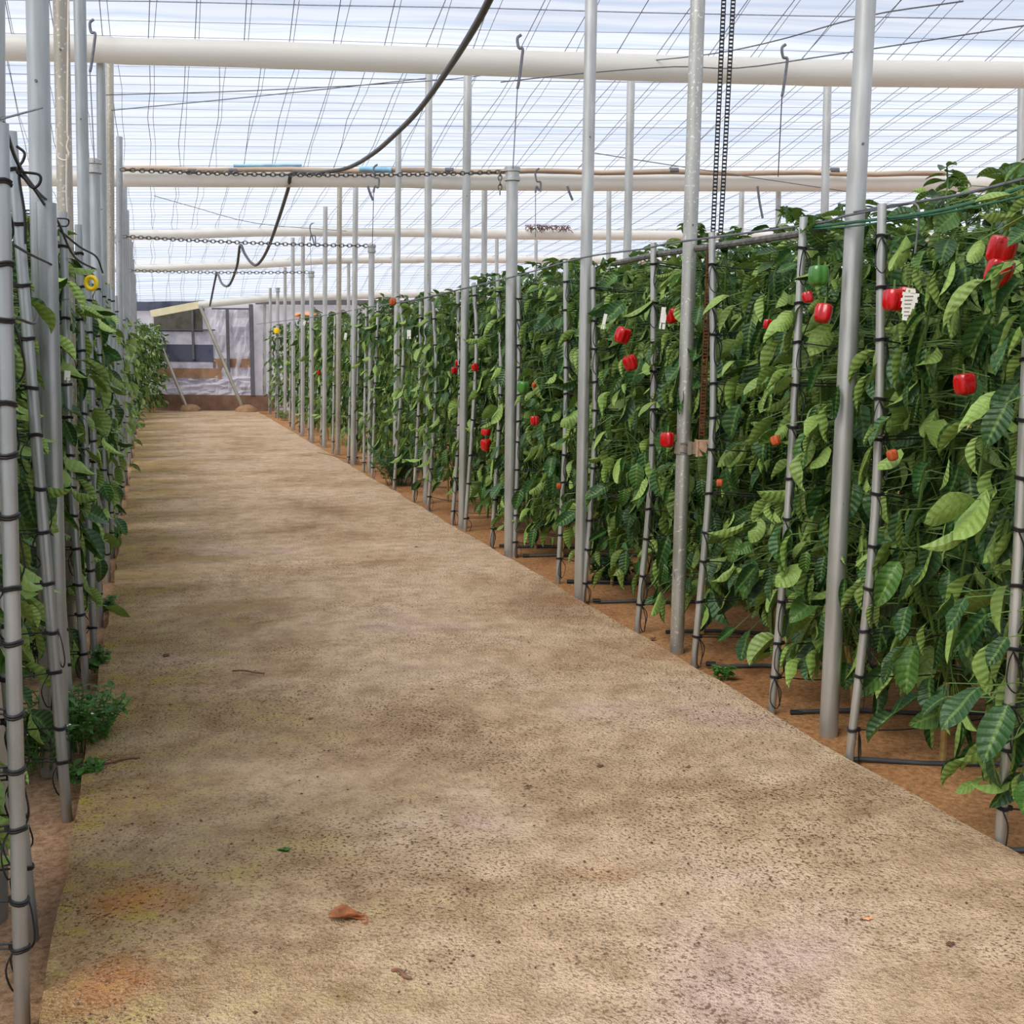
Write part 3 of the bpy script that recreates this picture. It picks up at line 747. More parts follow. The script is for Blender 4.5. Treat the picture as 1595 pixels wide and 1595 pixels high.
def build_row(base, side, idx, far_from, n, first, gap=.44):
    if base.y > 28.6: return
    for k in range(n):
        p = base + ROWDIR * (side * (first + gap * k)) + Vector((0, rp.uniform(-.05, .05), 0)); p.z = soil_z(p.x, p.y)
        v = rp.choice(NEAR if base.y < 10.5 else FAR); sd = 'right' if side > 0 else 'left'
        if idx >= far_from: lab, grp = f'leafy pepper plant in the crowded distant rows {sd} of the path', f'distant pepper plants {sd} of the path'
        elif k == 0: lab, grp = f'bushy pepper plant at the path end of row {ORD[idx + 1]} from the camera, {sd} side', 'pepper plants near the path'
        else: lab, grp = f'bushy pepper plant {pos_word[k + 1]}, {ORD[idx + 1]} row from the camera, {sd} side', 'pepper plants near the path'
        plant(p, v, rp.uniform(0, 2 * PI), (rp.uniform(.95, 1.08), rp.uniform(.97, 1.05)), lab, grp)
for i, b in enumerate(ROWS_R):
    need = (.47 * b.y + .35 - b.x) / .44
    n = max(1, min(4 if b.y < 7 else 3 if b.y < 12 else 2, int(need)))
    build_row(b, 1, i, 13, n, .22 if i == 0 else .42 if i == 3 else .36)
for i, b in enumerate(ROWS_L):
    build_row(b, -1, i, 11, 1 if b.y < 3.4 else 2, .36 if i < 6 else .40 if i < 8 else .36 if i < 12 else .30)
# rows close the far ends
for k, (px, py) in enumerate([(236, 641), (248, 637), (224, 643), (217, 655), (240, 645)]):
    p = gnd(px, py, SOILZ); plant(p, FAR[k], k, (1.1, 1.0), 'leafy pepper plant at the far end of the left rows beside the leaning brace', 'pepper plants by the far brace')

# fruit on the plants
def fruit_mesh(seed, w, h):
    rnd = random.Random(seed); g = MB(); nu, nv = 32, 16; ph = rnd.uniform(0, 6); lob = rnd.choice((3, 4, 4))
    for j in range(nv + 1):
        v = j / nv; th = PI * v
        rr = (math.sin(th) ** .55) * (1.0 - .16 * v); z = math.cos(th)
        zz = math.copysign(abs(z) ** .75, z) * h * .5
        for i in range(nu):
            a = 2 * PI * i / nu; lo = 1 + (.10 if v < .6 else .14) * math.cos(lob * a + ph) * math.sin(th) ** .5 - .035 * math.cos(2 * lob * a + 2 * ph)
            dz = 0
            if v < .22: dz = -h * .10 * (1 - rr) ** .8
            if v > .78: dz = h * .07 * (1 - rr)
            g.v.append((math.cos(a) * rr * lo * w * .5, math.sin(a) * rr * lo * w * .5, zz + dz))
    for j in range(nv):
        for i in range(nu):
            g.f.append((j * nu + i, (j + 1) * nu + i, (j + 1) * nu + (i + 1) % nu, j * nu + (i + 1) % nu)); g.mi.append(0)
    return g
def calyx_mesh(h):
    g = MB(); g.lathe([(.003, h * .36), (.016, h * .385), (.017, h * .40), (.006, h * .43), (.0045, h * .5), (.005, h * .78), (.003, h * .8)], 10)
    return g.mesh('calyx', M['stem'])
FR = [fruit_mesh(k, .088, .096).mesh('pepper_fruit', M['red']) for k in range(4)]
FG = fruit_mesh(9, .085, .092).mesh('pepper_fruit', M['greenfruit']); CAL = calyx_mesh(.096)
FD = fruit_mesh(11, .05, .055).mesh('pepper_fruit', M['darkorange'])
FRUITS = [(1560, 389, 3.72, 1.05, 'r'), (1556, 424, 3.72, 1.05, 'r'), (1392, 467, 4.05, .9, 'r'), (1412, 462, 4.12, .8, 'r'), (1282, 488, 4.42, .85, 'r'), (1258, 463, 4.48, .5, 'r'), (1503, 598, 3.86, .85, 'r'),
          (970, 522, 6.55, 1.05, 'r'), (982, 565, 6.5, 1.02, 'r'), (1040, 685, 5.82, .92, 'r'), (1047, 492, 6.05, .9, 'r'), (833, 655, 8.0, .78, 'r'), (758, 671, 9.3, 1.0, 'r'), (757, 693, 9.25, 1.08, 'r'),
          (740, 572, 9.7, .75, 'r'), (708, 577, 10.4, .75, 'r'), (714, 566, 10.5, .7, 'r'), (590, 538, 14.6, .8, 'r'), (497, 580, 18.6, .8, 'r'), (1196, 505, 4.9, .5, 'r'),
          (1275, 429, 4.45, .95, 'g'), (815, 603, 8.05, 1.0, 'g'), (1208, 686, 4.6, .8, 'd'), (1390, 709, 4.0, .8, 'd'), (1121, 752, 5.2, .7, 'd'), (871, 757, 7.6, .8, 'd'), (832, 600, 8.0, .7, 'd'), (612, 470, 12.4, 1.6, 'd')]
rf = random.Random(3)
for px, py, Y, sc, kind in FRUITS:
    p = at(px, py, Y + (.05 if px < 1500 else 0))
    q = min(PLANTS, key=lambda t: (t[0].x - p.x) ** 2 + (t[0].y - p.y) ** 2)
    e = q[1]; o = link('pepper_fruit', FG if kind == 'g' else FD if kind == 'd' else rf.choice(FR), e)
    o.matrix_local = q[2].inverted() @ (Matrix.Translation(p) @ Matrix.Rotation(rf.uniform(0, 6), 4, 'Z') @ Matrix.Rotation(rf.uniform(-.4, .4), 4, 'X') @ Matrix.Scale(sc, 4))
    o['label'] = {'r': 'glossy ripe red bell pepper', 'g': 'unripe green bell pepper', 'd': 'small shrivelled orange fruit'}[kind]
    if kind != 'd': link('calyx', CAL, o)

# ------------------------------------------------------------------ drip hoses, weeds, debris
for i, b in enumerate(ROWS_R[:9]):
    L0 = [.0, -.18, .12, .10, .2, .1, .1, .1, .1][i]; Ln = 2.4
    pts = [b + ROWDIR * (L0 + Ln * k / 10) for k in range(11)]
    foot = pts[0]; g = MB(); g.tube([Vector((p.x - foot.x, p.y - foot.y + .012 * math.sin(k * 1.7), soil_z(p.x, p.y) + .012 - SOILZ + .004 * math.sin(k * 2.3))) for k, p in enumerate(pts)], .0095, 8)
    e = link('drip_hose', None, None, (foot.x, foot.y, SOILZ)); link('hose', g.mesh('hose', M['hose']), e)
    g = MB(); g.tube([(-.035, 0, .012), (.012, 0, .012)], .013, 8); link('end_plug', g.mesh('end_plug', M['black']), e)
    tag(e, f'black drip hose on the soil of row {ORD[i + 1]} from the camera, right of the path', 'drip hose', 'drip hoses on the soil')

def weed(name, pos, nst, hgt, spread, mat, seed, label, kind=0, flowers=False):
    rnd = random.Random(seed); g = MB(); g.uv = []
    fl = MB()
    for k in range(nst):
        a = rnd.uniform(0, 2 * PI); r = spread * rnd.random() ** .7; b = Vector((math.cos(a) * r * .4, math.sin(a) * r * .4, -.01))
        tp = Vector((math.cos(a) * r, math.sin(a) * r, hgt * rnd.uniform(.5, 1)))
        pts = smoothpts([b, (b + tp) * .5 + Vector((0, 0, hgt * .12)), tp], 4); add_tube_uv(g, pts, .0018, 3, 0)
        for j in range(2, len(pts)):
            for sgn in (-1, 1):
                for _ in range(1 if kind == 0 else 2):
                    aa = a + sgn * rnd.uniform(.6, 1.9); d = Vector((math.cos(aa), math.sin(aa), rnd.uniform(-.2, .8)))
                    Ln = rnd.uniform(.022, .05) if kind == 0 else rnd.uniform(.03, .07)
                    leaf(g, pts[j], d, Vector((0, 0, 1)), Ln, Ln * (.30 if kind == 0 else .14), rnd.uniform(.0, .5), rnd.uniform(0, .8), 0, .05, rnd, 3)
        if flowers and rnd.random() < .5: clod(fl, tp + Vector((0, 0, .01)), .007)
    e = link(name, None, None, pos)
    link('foliage', g.mesh('foliage', mat), e)
    if fl.v: o = link('flowers', fl.mesh('flowers', M['palewhite'], False), e); o['label'] = 'tiny white flowers'
    tag(e, label, 'weed', 'weeds along the path'); return e
WE = [(122, 1165, 44, .24, .22, 'weed', 0, 'bright green weed clump spilling over the path edge on the left', False), (56, 1190, 48, .22, .24, 'weed', 0, 'low weed patch with white flowers around the thick cut post', True),
      (40, 1050, 30, .42, .2, 'darkweed', 0, 'tall dark flowering weed behind the leftmost stake', True), (145, 1045, 14, .10, .09, 'weed', 0, 'small green weed at the stake foot on the left path edge', False), (130, 1215, 8, .07, .07, 'weed', 0, 'single leafy weed sprig hanging over the left slab edge', False),
      (162, 955, 12, .12, .08, 'weed', 0, 'small weed tuft in the left slab crack beyond the white cord post', False), (178, 845, 12, .14, .08, 'weed', 0, 'small weed beside the first capped post, left of the path', False),
      (624, 757, 110, .46, .36, 'darkweed', 1, 'large feathery dark green weed clump between two stakes on the right', False), (952, 905, 50, .17, .16, 'darkweed', 1, 'small feathery dark weed around a pepper stem on the right', False),
      (418, 640, 30, .42, .35, 'weed', 1, 'bright grassy weeds at the far corner right of the path', False), (443, 656, 14, .25, .22, 'weed', 1, 'small grassy weed beside far posts right of the path', False),
      (1325 + 15, 1180 - 120, 5, .06, .05, 'weed', 0, 'tiny green seedling on the bare soil behind the closest roof post', False), (1128, 1058, 5, .06, .05, 'weed', 0, 'tiny pale seedling at the right slab edge by a hose end', False),
      (443, 1325, 5, .010, .018, 'weed', 0, 'tiny moss tuft growing on the concrete beyond the dead leaf', False), (222, 668, 10, .15, .15, 'weed', 0, 'far green weed at the left path edge', False),
      (295, 634, 16, .3, .3, 'darkweed', 0, 'dark weed growing behind the far earth footing', False)]
for i, (px, py, n, h, sp, mt, kd, lab, fl) in enumerate(WE):
    wo_ = weed('weed_clump', gnd(px, py, 0 if 'concrete' in lab else SOILZ), n, h, sp, M[mt], 700 + i, lab, kd, fl)
    if 'tuft growing on' in lab: wo_.scale = (.45, .45, .3)

p = gnd(541, 1436); g = MB(); g.uv = []
rnd = random.Random(2)
leaf(g, Vector((-.05, 0, .012)), Vector((1, .1, .12)), Vector((0, -.3, 1)), .095, .030, .75, .5, .5, .12, rnd, 10)
leaf(g, Vector((.0, .012, .008)), Vector((1, -.25, .2)), Vector((.1, -.5, 1)), .06, .016, .9, 1.2, .6, .1, rnd, 8)
g.tube(smoothpts([(.03, 0, .02), (.05, -.006, .022), (.055, -.012, .008), (.04, -.016, .004)], 5), .0022, 5); g.uv.extend([(.3, .5)] * (len(g.v) - len(g.uv)))
me = g.mesh('dead_leaf', M['deadleaf']); o = link('dead_leaf', me, None, p); sm = o.modifiers.new('thickness', 'SOLIDIFY'); sm.thickness = .0012
tag(o, 'curled brown dead leaf lying alone on the concrete path', 'leaf')
for i, (px, py, qx, qy, lab) in enumerate([(362, 1045, 412, 1049, 'thin dark twig lying across the middle of the path'), (610, 1511, 640, 1524, 'short brown twig on the concrete below the dead leaf'), (495, 705, 570, 722, 'long thin twig at the far right edge of the path'), (218, 1180, 150, 1192, 'mossy twig at the weedy left path edge')]):
    a = gnd(px, py, .006); b = gnd(qx, qy, .006); c = (a + b) / 2; s = (b - a)
    g = MB(); g.tube(smoothpts([a - c, s * -.15 + Vector((0, .008, .004)), s * .2 + Vector((0, -.006, .003)), b - c], 4), .0045 if i != 2 else .006, 6)
    g.tube([s * .1 + Vector((0, 0, .002)), s * .22 + Vector((0, .02, .006))], .002, 5)
    tag(link('twig', g.mesh('twig', M['twig']), None, c), lab, 'twig', 'twigs on the path')
for i, (px, py, s, lab) in enumerate([(257, 1021, .020, 'dark shrivelled leaf scrap on the path beyond the left weeds'), (934, 1193, .013, 'dark round soil clod in the middle right of the path'), (1071, 1195, .010, 'small dark clod on the path near the right slab edge'), (822, 1225, .012, 'flat dark clod left of the round clod on the path'),
                                      (265, 1098, .010, 'small dark clod by the left weeds'), (1352, 1431, .011, 'small orange stone on the path in the lower right'), (648, 852, .014, 'dark clod far down the path near the right stakes'), (673, 1074, .011, 'small black clod in the centre of the path'), (270, 1440, .011, 'small clod between the orange stains and the dead leaf'), (1480, 1470, .012, 'brown clod close to the lower right corner'),
                                      (1015, 995, .02, 'dark lump on the soil beside the speckled post'), (483, 1119, .010, 'small clod in the centre left of the path')]):
    g = MB(); clod(g, (0, 0, 0), s); clod(g, (s * .8, .3 * s, 0), s * .6)
    z = SOILZ + .01 if 'soil beside' in lab else 0.003
    o = link('soil_clod', g.mesh('soil_clod', M['orange'] if 'orange stone' in lab else M['clod'], True), None, gnd(px, py, z)); tag(o, lab, 'clod', 'clods on the path')

# ------------------------------------------------------------------ braces at the end
for (a, b, lab) in (((250, 536), (291, 634), 'leaning grey brace pipe beside the far pepper plants'), ((312, 478), (377, 632), 'long leaning brace pipe in front of the plastic door')):
    p, q = at(*b, 28.35), at(*a, 28.5); g = MB(); g.tube([Vector((0, 0, -.02)), q - p], .042, 14)
    e = link('brace_pipe', g.mesh('brace_pipe', M['galv_warm']), None, p); tag(e, lab, 'brace', 'leaning braces at the end wall')
for (px, lab) in ((296, 'low earth mound at the foot of the shorter brace'), (384, 'low earth mound at the foot of the longer brace')):
    p = at(px, 640, 28.4); g = MB(); pr = [(.27, -.06), (.25, .06), (.17, .14), (.06, .17)]
    g.lathe(pr, 14); g.v = [Vector(v) * random.uniform(.9, 1.1) for v in g.v]
    tag(link('earth_mound', g.mesh('earth_mound', M['footing']), None, Vector((p.x, p.y, 0))), lab, 'mound', 'earth mounds under the braces')

# ------------------------------------------------------------------ cables, chains, hooks
def cable(name, pts, r, mat, label, cat, grp=None, n=8, sm=6):
    P = [at(*q) for q in pts]; c = P[0].copy(); g = MB(); g.tube([p - c for p in smoothpts(P, sm)], r, n)
    return tag(link(name, g.mesh(name, mat), None, c), label, cat, grp)
cable('sagging_hose', [(772, -20, 6.4), (742, 38, 7.0), (700, 105, 8.1), (655, 168, 9.5), (620, 205, 10.6), (580, 240, 12.0), (540, 262, 13.3), (490, 270, 13.7), (456, 270, 13.8), (448, 297, 14.3), (431, 350, 15.8), (415, 392, 17.4), (401, 412, 18.4), (391, 409, 18.9), (381, 395, 19.3), (374, 382, 19.5), (369, 415, 20.5), (357, 444, 22.0), (346, 442, 23.0), (339, 426, 24.0), (336, 432, 24.6), (327, 476, 28.3)], .022, M['hose'], 'long black hose sagging down from the roof into the distance', 'hose', n=10)
def chain(A, B, sag, pitch, wire, label, dangle=None):
    e = link('link_chain', None, None, A); n = max(6, int((B - A).length / pitch)); lk = MB()
    k = 12
    lk.tube([(math.cos(2 * PI * i / k) * pitch * .66, math.sin(2 * PI * i / k) * pitch * .40, 0) for i in range(k)], wire, 5, closed=True)
    me = None; g = MB()
    for i in range(n):
        t = (i + .5) / n; p = (B - A) * t + Vector((0, 0, -sag * 4 * t * (1 - t)))
        t2 = min(1, t + .01); d = ((B - A) * .01 + Vector((0, 0, -sag * 4 * (t2 * (1 - t2) - t * (1 - t))))).normalized()
        rot = Matrix.Rotation(PI / 2 if i % 2 == 0 else .0, 3, 'X')
        yaw = Matrix.Rotation(math.atan2(d.y, d.x), 3, 'Z') @ Matrix.Rotation(-math.asin(max(-1, min(1, d.z))), 3, 'Y')
        g.add([yaw @ (rot @ Vector(v)) + p for v in lk.v], lk.f)
    link('links', g.mesh('links', M['chain']), e)
    if dangle is not None:
        g = MB()
        for i in range(5):
            rot = Matrix.Rotation(PI / 2, 3, 'Y') @ Matrix.Rotation(PI / 2 if i % 2 else 0, 3, 'X')
            g.add([rot @ Vector(v) + dangle - A + Vector((0, 0, -pitch * (i + .5))) for v in lk.v], lk.f)
        link('loose_end', g.mesh('loose_end', M['chain']), e)
    tag(e, label, 'chain', 'chains across the path')
chain(at(188, 264, 8.3), CAPS[0] + Vector((-.06, -.02, -.02)), .03, .032, .0045, 'chain stretched across the path in front of the wooden pole', at(779, 266, 8.45))
chain(LC[1] + Vector((.05, 0, 0)), CAPS[1] + Vector((-.05, 0, 0)), .02, .05, .0065, 'chain between the second pair of capped posts across the path')
chain(LC[2] + Vector((.05, 0, 0)), CAPS[2] + Vector((-.05, 0, 0)), .02, .06, .006, 'far thin chain between the third pair of capped posts')

A_ = at(185, 263, 13.95); B_ = at(1472, 271, 13.95)
e = link('wooden_pole', None, None, A_); g = MB(); g.tube([(B_ - A_) * t + Vector((0, 0, .01 * math.sin(t * 40))) for t in [k / 24 for k in range(25)]], .031, 12); link('pole', g.mesh('pole', M['wood']), e)
g = MB()
for px in (300, 364, 700, 1050, 1300): q = at(px, 266, 13.95) - A_; g.tube([q - Vector((.05, 0, 0)), q + Vector((.05, 0, 0))], .036, 12)
o = link('tape_band', g.mesh('tape_band', M['darkmetal']), e)
g = MB(); q = at(364, 258, 13.95) - A_; g.tube([q, at(470, 260, 13.95) - A_ + Vector((0, 0, .02))], .017, 10); q = at(560, 263, 13.93) - A_; g.tube([q, at(610, 265, 13.93) - A_], .033, 10)
o = link('blue_sleeve', g.mesh('blue_sleeve', M['bluetape']), e); o['label'] = 'blue plastic sleeve'
tag(e, 'brown weathered wooden pole lying above the second gutter pipe', 'pole')

def hook(px, ytop, ybot, Y, end, label):
    a = at(px, ytop, Y); e = link('hook_wire', None, None, a); g = MB()
    y2 = Y - .18
    pts = [at(px + 2, ytop - 6, y2), at(px - 4, ytop, y2), at(px - 2, ytop + 14, y2), at(px + 4, ytop + 16, y2), at(px + 3, ytop + 30, y2), at(px - 2, ybot - 10, y2), at(px - 4, ybot, y2)]
    g.tube([p - a for p in smoothpts(pts, 5)], .011, 6); link('hook', g.mesh('hook', M['wire']), e)
    g = MB(); g.tube([pts[-1] - a, at(*end) - a], .0045, 5); link('string', g.mesh('string', M['wire']), e)
    tag(e, label, 'hook', 'wire hooks over the gutters')
hook(810, 60, 138, 9.2, (799, 262, 8.5), 'bent wire hook on the closest gutter above the first right capped post')
hook(1222, 75, 150, 9.2, (1212, 275, 9.9), 'bent wire hook on the closest gutter beside the clamp chain')
hook(144, 36, 112, 9.2, (147, 252, 8.2), 'bent wire hook on the closest gutter above the left capped post')
hook(838, 268, 300, 14.0, (834, 370, 14.0), 'small wire hook on the second gutter beside the first capped post')
hook(586, 262, 300, 14.0, (580, 383, 14.3), 'small wire hook on the second gutter above the second capped post')
hook(487, 352, 375, 19.9, (485, 424, 19.3), 'tiny wire hook on the third gutter above the third capped post')
# loose strap ends under the second gutter
for px, lab in ((573, 'loose grey strap end under the second gutter, by the distant roof posts'), (884, 'loose grey strap end under the second gutter, left of the third roof post'), (1180, 'long loose strap under the second gutter beside the drive chain')):
    L_ = 20 if px < 1000 else 48
    cable('loose_strap', [(px, 290, 13.9), (px + 3, 290 + L_ * .5, 13.9), (px + 8, 292 + L_, 13.9)], .014, M['wire'], lab, 'strap', 'loose strap ends')
# tension wires under the roof
for i, (pts, lab) in enumerate([([(172, 172, 11.0), (400, 150, 11.1), (664, 122, 11.3)], 'tension wire from the left posts to the fifth right roof post'), ([(160, 148, 10.5), (400, 141, 10.9), (670, 126, 11.3), (800, 112, 10.6), (1060, 90, 9.0), (1190, 68, 8.2), (1345, 26, 7.0), (1500, 2, 6.0)], 'long tension wire rising across the closest gutter pipe'),
                              ([(780, 128, 9.0), (900, 115, 8.8), (1050, 104, 8.5), (1150, 106, 8.3), (1300, 85, 8.0), (1595, 40, 7.2)], 'tension wire in front of the closest gutter towards the upper corner'), ([(905, 235, 11.5), (1050, 258, 11.6), (1330, 300, 12.0)], 'tension wire slanting down behind the clamp post'),
                              ([(240, 305, 16), (300, 322, 17), (400, 348, 18), (540, 360, 18.5)], 'slack thin wire hanging under the second gutter at the left'), ([(0, 186, 3.0), (66, 168, 3.6)], 'stub of wire tied to the leftmost stake top')]):
    cable('tension_wire', pts, .0045 if i != 5 else .003, M['wire'], lab, 'wire', 'tension wires', 5, 4)
# bundle of dry stems on the third gutter
p = at(852, 357, 19.85); g = MB(); rnd = random.Random(8)
for k in range(170):
    a = Vector((rnd.uniform(-.36, .36), rnd.uniform(-.07, .07), rnd.uniform(-.02, .09))); d = Vector((rnd.uniform(-.09, .09), rnd.uniform(-.05, .05), rnd.uniform(-.07, .05)))
    g.tube(smoothpts([a, a + d * .5 + Vector((0, 0, .02)), a + d], 2), .006, 4)
tag(link('stem_bundle', g.mesh('stem_bundle', M['twig']), None, p), 'tangle of dry rust coloured stems on the third gutter pipe', 'dry stems', None, 'stuff')
# row top wires on the right
cable('support_rod', [(960, 410, 6.9), (1010, 399, 6.4), (1060, 391, 6.0), (1180, 374, 5.3), (1262, 361, 4.95), (1290, 352, 4.8)], .016, M['rod'], 'rough grey rod lying along the tops of the right rows', 'rod')
for i, (pts, r, mt, lab) in enumerate([([(640, 470, 11.6), (795, 432, 8.5), (905, 402, 7.0), (1000, 388, 6.2), (1056, 377, 5.75), (1260, 350, 4.85), (1318, 336, 4.45), (1420, 316, 4.15), (1500, 302, 3.9), (1620, 272, 3.5)], .005, 'wire', 'grey wire strung along the right row tops from post to post'),
                                   ([(1262, 357, 4.85), (1330, 352, 4.42), (1400, 342, 4.2), (1480, 330, 3.95), (1620, 300, 3.5)], .0035, 'greencord', 'green cord along the right row tops, the lower of two'),
                                   ([(1262, 354, 4.85), (1330, 346, 4.44), (1440, 332, 4.05), (1520, 314, 3.75), (1620, 284, 3.45)], .006, 'greencord', 'thick green cord above the large red peppers'),
                                   ([(400, 505, 26.0), (500, 492, 18.3), (575, 478, 14.6), (640, 468, 11.6), (800, 431, 8.4)], .006, 'wire', 'grey wire along the distant right row tops'),
                                   ([(1330, 330, 4.4), (1400, 318, 4.2), (1430, 322, 4.1), (1428, 370, 4.1), (1425, 395, 4.1)], .0035, 'wire', 'thin wire loop dangling from the row top wire beside the closest roof post')]):
    cable('top_wire' if mt == 'wire' else 'green_cord', pts, r, M[mt], lab, 'wire' if mt == 'wire' else 'cord', 'wires along the row tops', 6)
# twine at the left row tops
for i, (pts, r, lab) in enumerate([([(6, 192, 2.75), (28, 255, 3.2), (60, 300, 3.9), (85, 320, 4.4)], .005, 'black twine slanting between the left stake tops, upper strand'), ([(27, 268, 3.2), (50, 290, 3.7), (78, 332, 4.3), (90, 345, 4.5), (116, 400, 5.2), (150, 420, 6)], .005, 'black twine slanting between the left stake tops, lower strand'),
                                   ([(0, 368, 2.7), (45, 395, 3.4), (80, 412, 4.1), (92, 420, 4.5)], .004, 'black cord from the leftmost stake to the cut post'), ([(26, 228, 3.25), (38, 238, 3.25), (36, 250, 3.25), (28, 266, 3.25), (60, 272, 3.25), (62, 285, 3.25), (50, 292, 3.25), (30, 272, 3.25), (38, 330, 3.25), (40, 380, 3.25)], .004, 'looped tangle of black twine on the second left stake'),
                                   ([(0, 488, 2.6), (30, 497, 2.9), (52, 504, 3.3), (57, 494, 3.5)], .004, 'short black cord across the leaves on the left'), ([(88, 352, 4.9), (104, 352, 5.0), (106, 342, 5.0), (88, 340, 4.9)], .0035, 'grey wire loop around the brownish post'), ([(92, 358, 4.9), (125, 385, 5.4), (150, 400, 6.0), (160, 425, 6.4)], .005, 'tangled dark twine by the yellow disc')]):
    cable('black_twine', pts, r, M['black'], lab, 'twine', 'twine at the left row tops', 5)
cable('white_cord', [(107, -10, 5.25), (106, 60, 5.25), (105, 200, 5.25), (107, 214, 5.25), (104, 228, 5.25), (107, 240, 5.25), (104, 249, 5.25), (94, 248, 5.25), (89, 238, 5.25), (89, 200, 5.25)], .004, M['whitecord'], 'white cord with a loop hanging down the brownish post', 'cord')
cable('white_cord', [(104, 240, 5.24), (103.5, 300, 5.24), (105, 335, 5.24), (103, 352, 5.24), (103, 420, 5.24)], .0035, M['whitecord'], 'straight lower length of white cord on the brownish post', 'cord')
# drive chain and clamp block
def ladder(g, A, B, w, pitch, r):
    d = (B - A).normalized(); s = Vector((1, 0, 0)); s = (s - d * s.dot(d)).normalized(); n = int((B - A).length / pitch)
    for q in (-1, 1): g.tube([A + s * (q * w / 2), B + s * (q * w / 2)], r, 5)
    fr = Matrix((s, d, s.cross(d))).transposed()
    for i in range(n):
        g.box(A + d * ((i + .5) * pitch), (w, pitch * .46, .008), fr)
e = link('drive_chain', None, None, at(1110, 372, 5.95)); O = e.location.copy()
for a, b in (((1131.5, -90), (1110, 374)), ((1147, -90), (1122, 370))):
    g = MB(); ladder(g, at(*a, 5.95) - O, at(*b, 5.95) - O, .019, .0185, .0028); link('strand', g.mesh('strand', M['black']), e)
g = MB(); ladder(g, at(1106, 380, 5.7) - O, at(1093, 683, 5.7) - O, .024, .016, .0035); o = link('rusty_strand', g.mesh('rusty_strand', M['rust']), e); o['label'] = 'rusted lower strand of chain'
tag(e, 'black drive chain hanging in two strands behind the speckled post', 'chain')
c = at(1063, 697, RTOP[1][0].y); e = link('clamp_bracket', None, None, c); g = MB(); g.tube([(0, 0, -.030), (0, 0, .030)], .041, 24); link('band', g.mesh('band', M['galv_spotted']), e)
g = MB(); g.box((.030, -.036, 0), (.020, .016, .066)); g.box((.052, -.030, 0), (.03, .010, .06)); link('lug', g.mesh('lug', M['galv_warm'], False), e)
g = MB(); g.box((.0, -.0415, .022), (.035, .004, .005)); g.box((.0, -.0415, -.022), (.035, .004, .005)); link('slot', g.mesh('slot', M['darkmetal'], False), e)
g = MB(); g.box((.105, -.02, .0), (.082, .07, .078)); g.box((.066, -.022, 0), (.008, .076, .084)); o = link('block', g.mesh('block', M['rustblock'], False), e); o['label'] = 'rust stained metal block'
tag(e, 'metal clamp band with a rust stained block on the speckled post', 'clamp')

# ------------------------------------------------------------------ tags and discs
def comb_tag(w, h):
    g = MB()
    for c, q in (((0, 0, .475), (.5, .05)), ((-.2, 0, .40), (.14, .10)), ((.14, 0, .40), (.30, .10))): g.box((c[0] * w, 0, c[2] * h), (q[0] * w, .0022, q[1] * h))
    n = 9
    for k in range(n):
        t = k / n; ww = (.95 - .80 * max(0, t - .25) / .75) * (1 if k % 2 == 0 else .86); g.box(((.04 - .16 * t) * w, 0, (.33 - .09 * k) * h), (ww * w, .0022, .092 * h))
    return g
e = link('plant_tag', None, None, at(1415, 476, 3.86)); g = comb_tag(.060, .112); link('plate', g.mesh('plate', M['white'], False), e)
g = MB(); [g.box((-.004, -.002, .03 - .0125 * k), (.030 - .003 * k, .001, .0022), Matrix.Rotation(-.12, 3, 'Y')) for k in range(6)]; link('print_lines', g.mesh('print_lines', M['ink'], False), e)
e.rotation_euler = (0, .1, .1); tag(e, 'white notched plant tag with a hole, hanging beside a red pepper', 'tag')
for (px, py, Y, w, h, ry, lab) in ((637, 521, 11.4, 6, 14, 0, 'small white tag with a hole in the leaves beside the sixth roof post'), (538, 524, 15.2, 4, 11, .15, 'narrow white tag hanging far down the right rows'), (941, 501, 6.6, 5, 24, .2, 'narrow white strip hanging beside the third roof post'),
                                   (105, 585, 4.7, 9, 15, .1, 'small white label clipped on the left stakes'), (474, 503, 20.0, 4, 8, .3, 'tiny white tag on the far right rows'), (1033, 496, 5.95, 9, 34, .1, 'pale grey strip of plastic behind the fifth stake')):
    s = Y / F; g = MB(); g.box((0, 0, h * s * .15), (w * s, .002, h * s * .7)); g.box((-w * s * .35, 0, -h * s * .33), (w * s * .3, .002, h * s * .3)); g.box((w * s * .25, 0, -h * s * .36), (w * s * .5, .002, h * s * .24))
    o = link('plant_tag', g.mesh('plant_tag', M['white'], False), None, at(px, py, Y)); o.rotation_euler = (0, ry, 0); tag(o, lab, 'tag')
g = MB(); k = 24
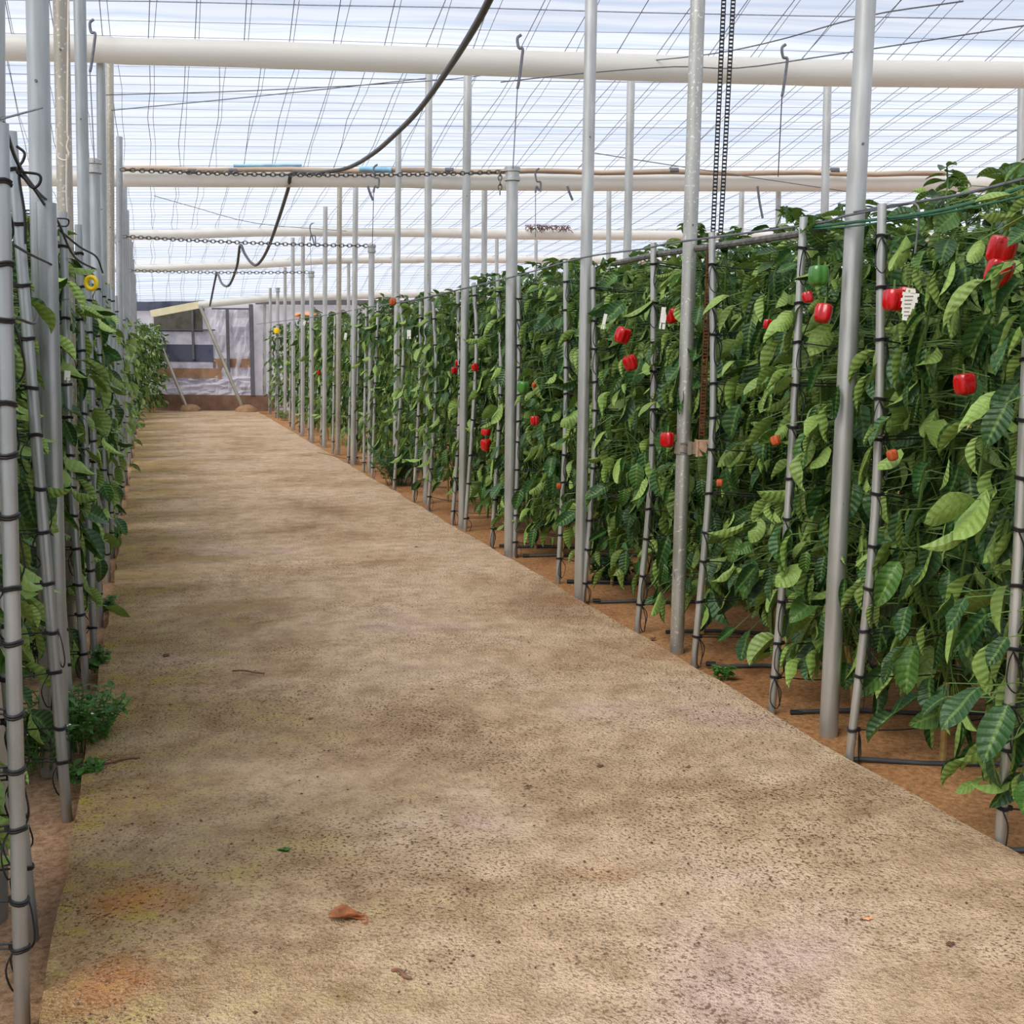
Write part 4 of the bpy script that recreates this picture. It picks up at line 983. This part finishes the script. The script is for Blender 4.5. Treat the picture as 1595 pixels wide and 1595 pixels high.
g.tube([(math.cos(2 * PI * i / k) * .024, 0, math.sin(2 * PI * i / k) * .027) for i in range(k)], .010, 8, closed=True)
tag(link('yellow_disc', g.mesh('yellow_disc', M['yellow']), None, at(142, 441, 5.3)), 'round yellow ring hanging among the left twine', 'disc')
e = link('yellow_trap', None, None, at(431, 515, 25.6)); g = MB(); g.lathe([(.02, -.06), (.058, -.055), (.064, 0), (.055, .05), (.02, .06)], 14); link('trap_body', g.mesh('trap_body', M['yellow']), e)
g = MB(); g.tube([(0, 0, -.06), (0, 0, -2.0)], .008, 6); o = link('stick', g.mesh('stick', M['wire']), e)
tag(e, 'small yellow insect trap above the far right rows', 'trap')
for (px, lab) in ((466, 'pale orange bag behind far posts, the smaller of two'), (484, 'pale orange bag behind far posts, the larger of two')):
    g = MB(); s = .09 if px < 470 else .14; g.lathe([(s * .4, -s * .5), (s, -s * .45), (s * 1.15, 0), (s * .9, s * .4), (s * .4, s * .5)], 12)
    tag(link('orange_bag', g.mesh('orange_bag', M['orange']), None, at(px, 491, 24.0)), lab, 'bag', 'orange bags')

# ------------------------------------------------------------------ light
w = bpy.data.worlds.new('sky'); S.world = w; w.use_nodes = True; nt = w.node_tree; nt.nodes.clear()
bg = N(nt, 'ShaderNodeBackground', Strength=.62); bg.inputs[0].default_value = (.80, .89, 1.0, 1); wo = N(nt, 'ShaderNodeOutputWorld'); L(nt, bg.outputs[0], wo.inputs[0])
sd = bpy.data.lights.new('sun', 'SUN'); sd.energy = 7.4; sd.angle = math.radians(38); sd.color = (1.0, .95, .87)
so = bpy.data.objects.new('sun', sd); COL.objects.link(so)
so.rotation_euler = Vector((.52, .55, -.85)).to_track_quat('-Z', 'Y').to_euler()
S.view_settings.view_transform = 'Standard'; S.view_settings.look = 'None'; S.view_settings.gamma = 1.0; S.view_settings.use_curve_mapping = False
S.view_settings.exposure = 0.34
S.cycles.max_bounces = 8; S.cycles.diffuse_bounces = 4; S.cycles.transparent_max_bounces = 16; S.cycles.caustics_reflective = False; S.cycles.caustics_refractive = False
S.cycles.use_denoising = True; S.cycles.sample_clamp_indirect = 6.0
